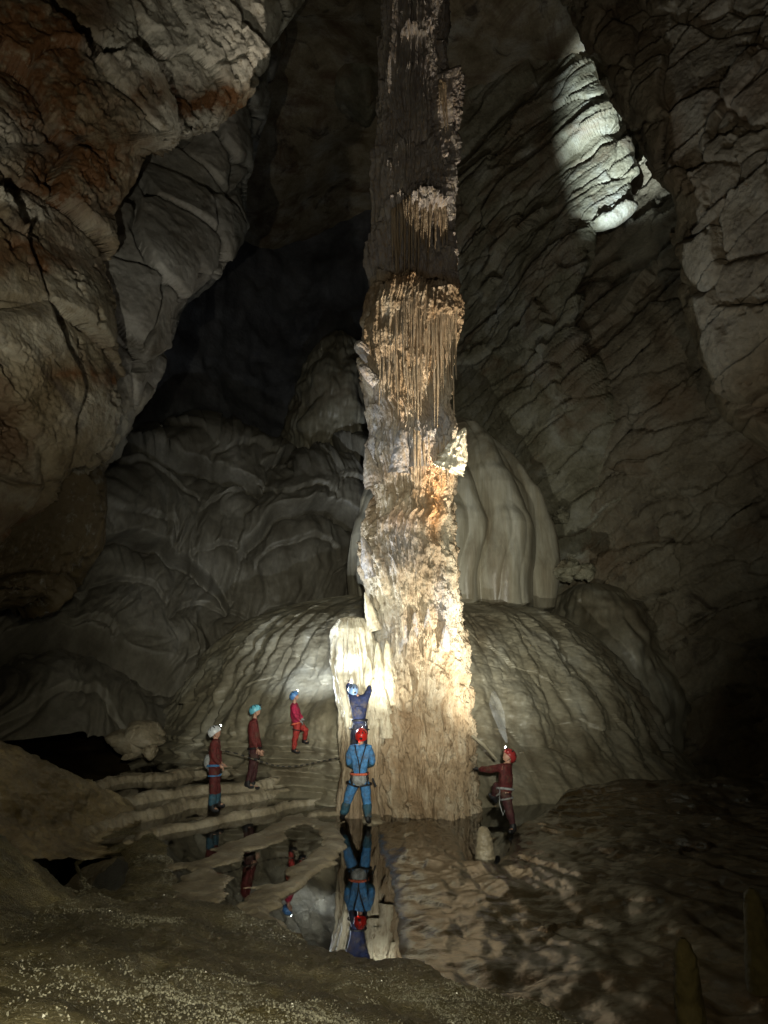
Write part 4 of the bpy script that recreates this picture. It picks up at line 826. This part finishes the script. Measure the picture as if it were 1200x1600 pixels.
def person(label, J, look, head, helmet, jacket, trousers, shin=None, glove=None, lamp=True, harness=STRAP, s=1.0, boot=STRAP, cuff=None, lampdir=None, belt=None, group=None):
    """J: joints in world metres: pelvis chest neck shL shR elL elR wrL wrR hipL hipR knL knR anL anR toL toR ; head = skull centre"""
    J = {k: V3(v) for k, v in J.items()}; P = bpy.data.objects.new('person', None); link(P); P.location = tuple((J['anL'] + J['anR']) / 2); tag(P, label, 'person', group)
    bpy.context.view_layer.update(); P0 = V3(P.location)
    for k in J: J[k] = J[k] - P0
    head = V3(head) - P0
    def mk(name, chain, mat, sub=2, root=0):
        V, E, rad, idx = [], [], [], {}
        for n_, p_, r_ in chain['v']: idx[n_] = len(V); V.append(p_); rad.append(r_ * s if not isinstance(r_, tuple) else r_)
        for a_, b_ in chain['e']: E.append((idx[a_], idx[b_]))
        return skin_obj(name, V, E, rad, mat, P, sub, root)
    mid = lambda a_, b_, t=.5: J[a_] * (1 - t) + J[b_] * t
    belly = mid('pelvis', 'chest', .45)
    body = [('pelvis', J['pelvis'], .10), ('belly', belly, .10), ('chest', J['chest'], .11), ('neck', J['neck'], .050), ('headb', head * .55 + J['neck'] * .45, .055), ('headm', head, .075)]
    ed = [('pelvis', 'belly'), ('belly', 'chest'), ('chest', 'neck'), ('neck', 'headb'), ('headb', 'headm')]
    for q in 'LR':
        body += [('sh' + q, J['sh' + q], .055), ('el' + q, J['el' + q], .038), ('wr' + q, J['wr' + q], .026), ('hip' + q, J['hip' + q], .075), ('kn' + q, J['kn' + q], .05), ('an' + q, J['an' + q], .035), ('to' + q, J['to' + q], .03)]
        ed += [('chest', 'sh' + q), ('sh' + q, 'el' + q), ('el' + q, 'wr' + q), ('pelvis', 'hip' + q), ('hip' + q, 'kn' + q), ('kn' + q, 'an' + q), ('an' + q, 'to' + q)]
    mk('body', dict(v=body, e=ed), SKIN, 1)
    jv = [('pelvis', mid('pelvis', 'chest', -.22), .150), ('belly', belly, .150), ('chest', J['chest'], .168), ('coll', mid('chest', 'neck', .72), .085), ('neck', J['neck'], .066)]; je = [('pelvis', 'belly'), ('belly', 'chest'), ('chest', 'coll'), ('coll', 'neck')]
    for q in 'LR':
        jv += [('sh' + q, J['sh' + q], .095), ('ua' + q, mid('sh' + q, 'el' + q), .084), ('el' + q, J['el' + q], .070), ('fa' + q, mid('el' + q, 'wr' + q), .064), ('wr' + q, mid('el' + q, 'wr' + q, .93), .042)]
        je += [('chest', 'sh' + q), ('sh' + q, 'ua' + q), ('ua' + q, 'el' + q), ('el' + q, 'fa' + q), ('fa' + q, 'wr' + q)]
    mk('jacket', dict(v=jv, e=je), jacket, 2, 1)
    tv = [('waist', mid('pelvis', 'chest', .22), .138), ('pelvis', J['pelvis'], .138)]; te = [('waist', 'pelvis')]
    for q in 'LR':
        tv += [('hip' + q, J['hip' + q], .122), ('th' + q, mid('hip' + q, 'kn' + q, .5), .110), ('kn' + q, J['kn' + q], .090), ('ca' + q, mid('kn' + q, 'an' + q, .4), .082), ('an' + q, mid('kn' + q, 'an' + q, .93), .055)]
        te += [('pelvis', 'hip' + q), ('hip' + q, 'th' + q), ('th' + q, 'kn' + q), ('kn' + q, 'ca' + q), ('ca' + q, 'an' + q)]
    mk('trousers', dict(v=tv, e=te), trousers, 2, 1)
    for q, sg in (('L', 1), ('R', -1)):
        if shin: skin_obj('gaiter', [mid('kn' + q, 'an' + q, .12), mid('kn' + q, 'an' + q, .45), mid('kn' + q, 'an' + q, .98)], [(0, 1), (1, 2)], [.096 * s, .090 * s, .072 * s], shin, P, 2)
        if cuff: skin_obj('sleeve_end', [mid('el' + q, 'wr' + q, -.02), mid('el' + q, 'wr' + q, .45), mid('el' + q, 'wr' + q, .97)], [(0, 1), (1, 2)], [.080 * s, .070 * s, .054 * s], cuff, P, 2)
        an, to, kn = J['an' + q], J['to' + q], J['kn' + q]; fd = unit(to - an); up = unit(kn - an)
        skin_obj('boot', [an + up * .13 * s, an + up * .02 * s, an - fd * .06 * s - up * .045 * s, an + fd * .09 * s - up * .035 * s, to + fd * .02 * s - up * .0 * s], [(0, 1), (1, 2), (1, 3), (3, 4)], [.062 * s, .056 * s, .045 * s, .046 * s, .038 * s], boot, P, 2, 1)
        hand('glove' if glove else 'hand', J['wr' + q], J['wr' + q] - J['el' + q], sg, glove or SKIN, P, s)
    # head with a face
    r_, f, u_ = frame(look, (0, 0, 1)); fr = (r_, f, u_)
    def hf(x, y, z):
        X, Y, Z = x * .075, y * .092, z * .115
        jaw = np.clip(-z, 0, 1); X = X * (1 - .32 * jaw ** 1.5); Y = Y * np.where(y < 0, 1 - .12 * jaw, 1 - .02 * jaw)
        nose = np.exp(-(x / .16) ** 2 - ((z + .10) / .22) ** 2) * (y > 0); Y = Y + .026 * nose
        for sx in (-1, 1): Y = Y - .012 * np.exp(-((x - sx * .42) / .2) ** 2 - ((z - .08) / .14) ** 2) * (y > 0)
        Y = Y + .008 * np.exp(-(x / .3) ** 2 - ((z + .78) / .15) ** 2) * (y > 0)
        return X * s, Y * s, Z * s
    hd = ball('head', hf, SKIN, P, 40, 30, head, fr)
    for sx in (-1, 1):
        ball('eye', lambda x, y, z: (x * .011 * s, y * .011 * s, z * .008 * s), EYE, hd, 10, 8, head + r_ * sx * .03 * s + f * .078 * s + u_ * .010 * s, fr)
        ball('ear', lambda x, y, z: (x * .010 * s, y * .018 * s, z * .030 * s), SKIN, hd, 10, 8, head + r_ * sx * .074 * s - f * .005 * s, fr)
    ball('mouth', lambda x, y, z: (x * .024 * s, y * .006 * s, z * .007 * s), LIPS, hd, 10, 6, head + f * .086 * s - u_ * .055 * s, fr)
    # helmet: shell with rim and vents
    th = np.linspace(0, 2 * math.pi, 40, endpoint=False); ph = np.linspace(0, R(104), 16); PH, TH = np.meshgrid(ph, th, indexing='ij')
    k = 1 + .02 * np.cos(TH * 5) * np.sin(PH) * (PH > .5) * (PH < 1.4)
    X = np.sin(PH) * np.cos(TH) * .120 * k; Y = np.sin(PH) * np.sin(TH) * .146 * k; Z = np.cos(PH) * .128 + .006 - .015 * (np.sin(TH) < -.2) * (PH > 1.4)
    X = np.concatenate([X, X[-1:] * 1.03, X[-1:] * 1.02, X[-1:] * .90]); Y = np.concatenate([Y, Y[-1:] * 1.03, Y[-1:] * 1.02, Y[-1:] * .90]); Z = np.concatenate([Z, Z[-1:] - .006, Z[-1:] - .016, Z[-1:] - .008])
    hc = head + u_ * .030 * s - f * .010 * s
    hp = hc + (X[..., None] * r_ + Y[..., None] * f + Z[..., None] * u_) * s
    hel = raw_mesh('helmet', hp, gridfaces(len(X), 40, closed=True), helmet, P)
    for a_ in (25, 65, 115, 155, 205, 245, 295, 335):
        for el in (38, 58) if a_ in (25, 155, 205, 335) else (48,):
            ar, er = R(a_), R(90 - el); n_ = np.sin(er) * np.cos(ar) * r_ + np.sin(er) * np.sin(ar) * f + np.cos(er) * u_
            cpt = hc + (np.sin(er) * np.cos(ar) * .120 * r_ + np.sin(er) * np.sin(ar) * .146 * f + (np.cos(er) * .128 + .006) * u_) * s * 1.01
            t1 = unit(np.cross(n_, u_)); t2 = np.cross(n_, t1)
            ball('vent', lambda x, y, z: (x * .014 * s, y * .003 * s, z * .026 * s), STRAP, hel, 10, 6, cpt, (t1, n_, t2))
    # lamp on the brow
    lc = hc + (f * .156 + u_ * .050) * s
    lb = ball('headlamp', lambda x, y, z: (np.sign(x) * np.abs(x) ** .5 * .036 * s, np.sign(y) * np.abs(y) ** .5 * .022 * s, np.sign(z) * np.abs(z) ** .5 * .024 * s), STRAP, P, 20, 12, lc, fr)
    ball('lens', lambda x, y, z: (x * .024 * s, y * .010 * s, z * .020 * s), LENS if lamp else LENS_OFF, lb, 16, 10, lc + f * .021 * s, fr)
    ball('battery_box', lambda x, y, z: (np.sign(x) * np.abs(x) ** .5 * .03 * s, np.sign(y) * np.abs(y) ** .5 * .018 * s, np.sign(z) * np.abs(z) ** .5 * .02 * s), STRAP, P, 16, 10, hc - f * .145 * s + u_ * .01 * s, fr)
    a = np.linspace(R(-60), R(240), 26)
    tube('chin_strap', [hc + (math.cos(t_) * .088 * r_ + (-.02 + .0 * t_) * f + (-.115 * (1 - ((t_ - R(90)) / R(90)) ** 2 * .92)) * u_) * s for t_ in np.linspace(R(0), R(180), 20)], .006 * s, STRAP, P, 6)
    # harness: waist belt, two leg loops, hanging karabiners
    ax = unit(J['chest'] - J['pelvis']); hx = unit(J['hipR'] - J['hipL']); hy = np.cross(ax, hx)
    def loop(name, c, a1, a2, r1, r2, rad, mat, par=P, n=36):
        t_ = np.linspace(0, 2 * math.pi, n); return tube(name, [c + a1 * math.cos(q_) * r1 + a2 * math.sin(q_) * r2 for q_ in t_], rad, mat, par, 8)
    loop('waist_belt', mid('pelvis', 'chest', .10), hx, hy, .172 * s, .160 * s, .024 * s, belt or harness)
    for q in 'LR':
        la = unit(J['kn' + q] - J['hip' + q]); l1 = unit(np.cross(la, hy)); l2 = np.cross(la, l1)
        loop('leg_loop', mid('hip' + q, 'kn' + q, .25), l1, l2, .122 * s, .122 * s, .017 * s, harness)
    for k, q in enumerate((-.7, .9, 2.2)):
        c0 = mid('pelvis', 'chest', .06) + (hx * math.cos(q) * .17 + hy * math.sin(q) * .155) * s; c0 = c0 - np.array([0, 0, .06 * s])
        t_ = np.linspace(0, 2 * math.pi, 16); tube('karabiner', [c0 + hx * math.cos(v_) * .02 * s + np.array([0, 0, 1]) * math.sin(v_) * .045 * s for v_ in t_], .006 * s, METAL, P, 6)
    return P, J, mid, hx, hy, ax

def jp(px, py, d): return pix(px, py, d)
# 1 white helmet, left
D = float(onz(336, 1268, .16)[1])
J = dict(pelvis=jp(335, 1200, D), chest=jp(337, 1166, D), neck=jp(337, 1153, D - .02), shL=jp(334, 1161, D - .17), shR=jp(335, 1161, D + .17), elL=jp(334, 1183, D - .24), elR=jp(337, 1183, D + .22), wrL=jp(344, 1195, D - .16), wrR=jp(347, 1193, D + .12),
         hipL=jp(335, 1205, D - .10), hipR=jp(335, 1205, D + .10), knL=jp(334, 1233, D - .12), knR=jp(339, 1233, D + .1), anL=jp(330, 1262, D - .14), anR=jp(340, 1256, D + .16), toL=jp(341, 1266, D - .18), toR=jp(350, 1258, D + .12))
p1, *_ = person('caver in maroon jacket with white helmet and lit lamp, leftmost of the group', J, (.8, .1, .5), jp(337, 1145, D - .02), HELM['white'], SUITS['maroon'], SUITS['oxblood'], shin=SUITS['teal'], harness=SUITS['blue'])
loc1 = V3(p1.location)
ball('gear_bag', lambda x, y, z: (x * .09, y * .07, z * .15), SUITS['grey'], p1, 20, 14, pix(325, 1190, D - .05) - loc1, (V3((1, 0, 0)), V3((0, 1, 0)), V3((0, 0, 1))))
# 2 teal helmet
D = float(onz(394, 1232, .36)[1])
J = dict(pelvis=jp(398, 1173, D), chest=jp(397, 1136, D), neck=jp(398, 1121, D - .02), shL=jp(394, 1130, D - .18), shR=jp(396, 1130, D + .18), elL=jp(393, 1153, D - .24), elR=jp(402, 1153, D + .22), wrL=jp(402, 1170, D - .23), wrR=jp(407, 1172, D + .15),
         hipL=jp(398, 1179, D - .10), hipR=jp(398, 1179, D + .10), knL=jp(393, 1203, D - .12), knR=jp(397, 1203, D + .1), anL=jp(386, 1226, D - .14), anR=jp(394, 1227, D + .12), toL=jp(396, 1229, D - .18), toR=jp(405, 1231, D + .02))
person('caver in dark red suit with turquoise helmet, unlit lamp, second from the left', J, (.85, .1, .4), jp(400, 1111, D - .02), HELM['sky'], SUITS['maroon'], SUITS['wine'], lamp=False)
# 3 magenta jacket, one foot up
D = mound_hit(463, 1178) - .05; print('D3', D)
J = dict(pelvis=jp(464, 1133, D), chest=jp(460, 1109, D), neck=jp(460, 1097, D - .02), shL=jp(458, 1104, D - .17), shR=jp(462, 1104, D + .16), elL=jp(461, 1118, D - .26), elR=jp(468, 1118, D + .1), wrL=jp(469, 1126, D - .20), wrR=jp(472, 1123, D - .02),
         hipL=jp(465, 1136, D - .09), hipR=jp(467, 1136, D + .08), knL=jp(461, 1154, D - .10), knR=jp(479, 1140, D - .05), anL=jp(459, 1173, D - .1), anR=jp(475, 1158, D + .1), toL=jp(468, 1175, D - .18), toR=jp(482, 1160, D + .0))
person('caver in magenta jacket and red trousers with blue helmet and lit lamp, one knee raised', J, (.75, .1, .65), jp(461, 1088, D - .02), HELM['blue'], SUITS['magenta'], SUITS['red'], harness=STRAP, belt=SUITS['orange'], s=.86, glove=SUITS['grey'])
# 4 blue suit seen from behind
D = float(onz(562, 1287, .03)[1])
J = dict(pelvis=jp(562, 1212, D), chest=jp(563, 1178, D), neck=jp(564, 1162, D), shL=jp(549, 1170, D), shR=jp(577, 1170, D), elL=jp(544, 1190, D + .05), elR=jp(583, 1190, D + .05), wrL=jp(553, 1198, D + .24), wrR=jp(574, 1197, D + .24),
         hipL=jp(554, 1218, D), hipR=jp(570, 1218, D), knL=jp(545, 1246, D + .03), knR=jp(573, 1248, D + .02), anL=jp(536, 1274, D + .1), anR=jp(575, 1281, D - .05), toL=jp(534, 1274, D + .3), toR=jp(578, 1281, D + .14))
p4, J4, mid4, hx, hy, ax = person('caver in light blue oversuit with red helmet, seen from behind before the column', J, (.05, .85, .45), jp(565, 1150, D + .03), HELM['red'], SUITS['blue'], SUITS['blue'], shin=SUITS['teal'], cuff=SUITS['teal'], glove=STRAP, lamp=True, belt=SUITS['orange'], s=1.06)
b4 = -.165 * 1.06
for sx in (-1, 1):
    tube('suspender', [J4['sh' + ('L' if sx < 0 else 'R')] * .62 + J4['neck'] * .38 + V3((0, -.08, .05)), J4['chest'] + V3((sx * .08, -.185, .04)), J4['chest'] + V3((sx * .03, -.19, -.12)), mid4('pelvis', 'chest', .35) + V3((0, -.17, 0))], .013, STRAP, p4, 6)
tube('back_strap', [mid4('pelvis', 'chest', .35) + V3((0, -.17, 0)), mid4('pelvis', 'chest', .1) + V3((0, -.172, 0))], .014, STRAP, p4, 6)
ball('seat_patch', lambda x, y, z: (x * .145, y * .05, z * .13), SUITS['grey'], p4, 20, 14, J4['pelvis'] + V3((0, -.125, -.06)), (V3((1, 0, 0)), V3((0, 1, 0)), V3((0, 0, 1))))
for sx in (-1, 1): tube('harness_side', [J4['pelvis'] + V3((sx * .15, -.09, .09)), J4['pelvis'] + V3((sx * .165, -.10, -.05)), J4['pelvis'] + V3((sx * .15, -.09, -.16))], .03, STRAP, p4, 8)
tube('gear_sling', [J4['hipR'] + V3((.16, -.02, .03)), J4['hipR'] + V3((.20, -.04, -.06)), J4['hipR'] + V3((.23, -.04, -.13))], .02, STRAP, p4, 8)
ball('tail_light', lambda x, y, z: (x * .010, y * .008, z * .010), TAIL, p4, 8, 6, J4['neck'] + V3((-.03, -.13, .05)), (V3((1, 0, 0)), V3((0, 1, 0)), V3((0, 0, 1))))
# 5 climber on the side pillar
D = 15.3
J = dict(pelvis=jp(562, 1128, D), chest=jp(561, 1099, D), neck=jp(558, 1086, D), shL=jp(551, 1090, D + .02), shR=jp(571, 1090, D + .02), elL=jp(545, 1078, D + .16), elR=jp(577, 1078, D + .1), wrL=jp(545, 1066, D + .24), wrR=jp(580, 1066, D + .22),
         hipL=jp(556, 1133, D), hipR=jp(568, 1133, D), knL=jp(553, 1158, D - .02), knR=jp(568, 1160, D - .02), anL=jp(552, 1186, D + .02), anR=jp(566, 1190, D + .02), toL=jp(552, 1187, D + .2), toR=jp(566, 1190, D + .2))
person('climber in dark blue suit with pale helmet, clinging to the white side pillar', J, (-.35, .8, .5), jp(551, 1079, D + .02), HELM['pale'], SUITS['navy'], SUITS['ink'], glove=STRAP, s=.95)
# 6 right, hand on the column
D = 14.15
J = dict(pelvis=jp(789, 1236, D), chest=jp(791, 1203, D), neck=jp(794, 1191, D), shL=jp(784, 1199, D - .12), shR=jp(792, 1199, D + .16), elL=jp(766, 1203, D + .08), elR=jp(795, 1225, D + .24), wrL=jp(748, 1201, D + .35), wrR=jp(785, 1238, D + .28),
         hipL=jp(790, 1241, D - .09), hipR=jp(786, 1241, D + .1), knL=jp(796, 1268, D - .12), knR=jp(774, 1226, D + .15), anL=jp(803, 1294, D - .08), anR=jp(773, 1248, D + .3), toL=jp(796, 1299, D - .25), toR=jp(765, 1240, D + .25))
p6, J6, mid6, *_ = person('caver in dark red suit right of the column, one hand on it', J, (-.55, -.1, .65), jp(794, 1182, D), HELM['rust'], SUITS['oxblood'], SUITS['wine'], glove=STRAP, s=1.0, harness=SUITS['grey'])
tube('lanyard', [J6['pelvis'] + V3((-.12, -.12, .05)), J6['pelvis'] + V3((-.14, -.14, -.2)), J6['pelvis'] + V3((-.08, -.14, -.42)), J6['pelvis'] + V3((-.03, -.13, -.30)), J6['pelvis'] + V3((-.06, -.12, 0))], .012, SUITS['grey'], p6, 6)

# ------------------------------------------------------------------ breath lit by the right headlamp
vm, nt, b = newmat('breath'); N = nt.nodes; L = nt.links; N.remove(b)
pv = N.new('ShaderNodeVolumePrincipled'); pv.inputs['Color'].default_value = (.9, .92, .95, 1); pv.inputs['Density'].default_value = .9
nz = N.new('ShaderNodeTexNoise'); nz.inputs['Scale'].default_value = 4; tc = N.new('ShaderNodeTexCoord'); L.new(tc.outputs['Object'], nz.inputs['Vector'])
mr = N.new('ShaderNodeMapRange'); mr.inputs[1].default_value = .4; mr.inputs[2].default_value = .7; mr.inputs[4].default_value = .035; L.new(nz.outputs['Fac'], mr.inputs[0]); L.new(mr.outputs[0], pv.inputs['Density'])
L.new(pv.outputs[0], N['Material Output'].inputs['Volume'])
tag(tube('breath_plume', [pix(792, 1161, 13.95), pix(789, 1152, 13.97), pix(785, 1142, 14.0), pix(783, 1130, 14.02), pix(779, 1116, 14.05), pix(773, 1098, 14.08), pix(771, 1080, 14.1)], [.02, .045, .065, .09, .12, .12, .03], vm, sides=16), kind='stuff')
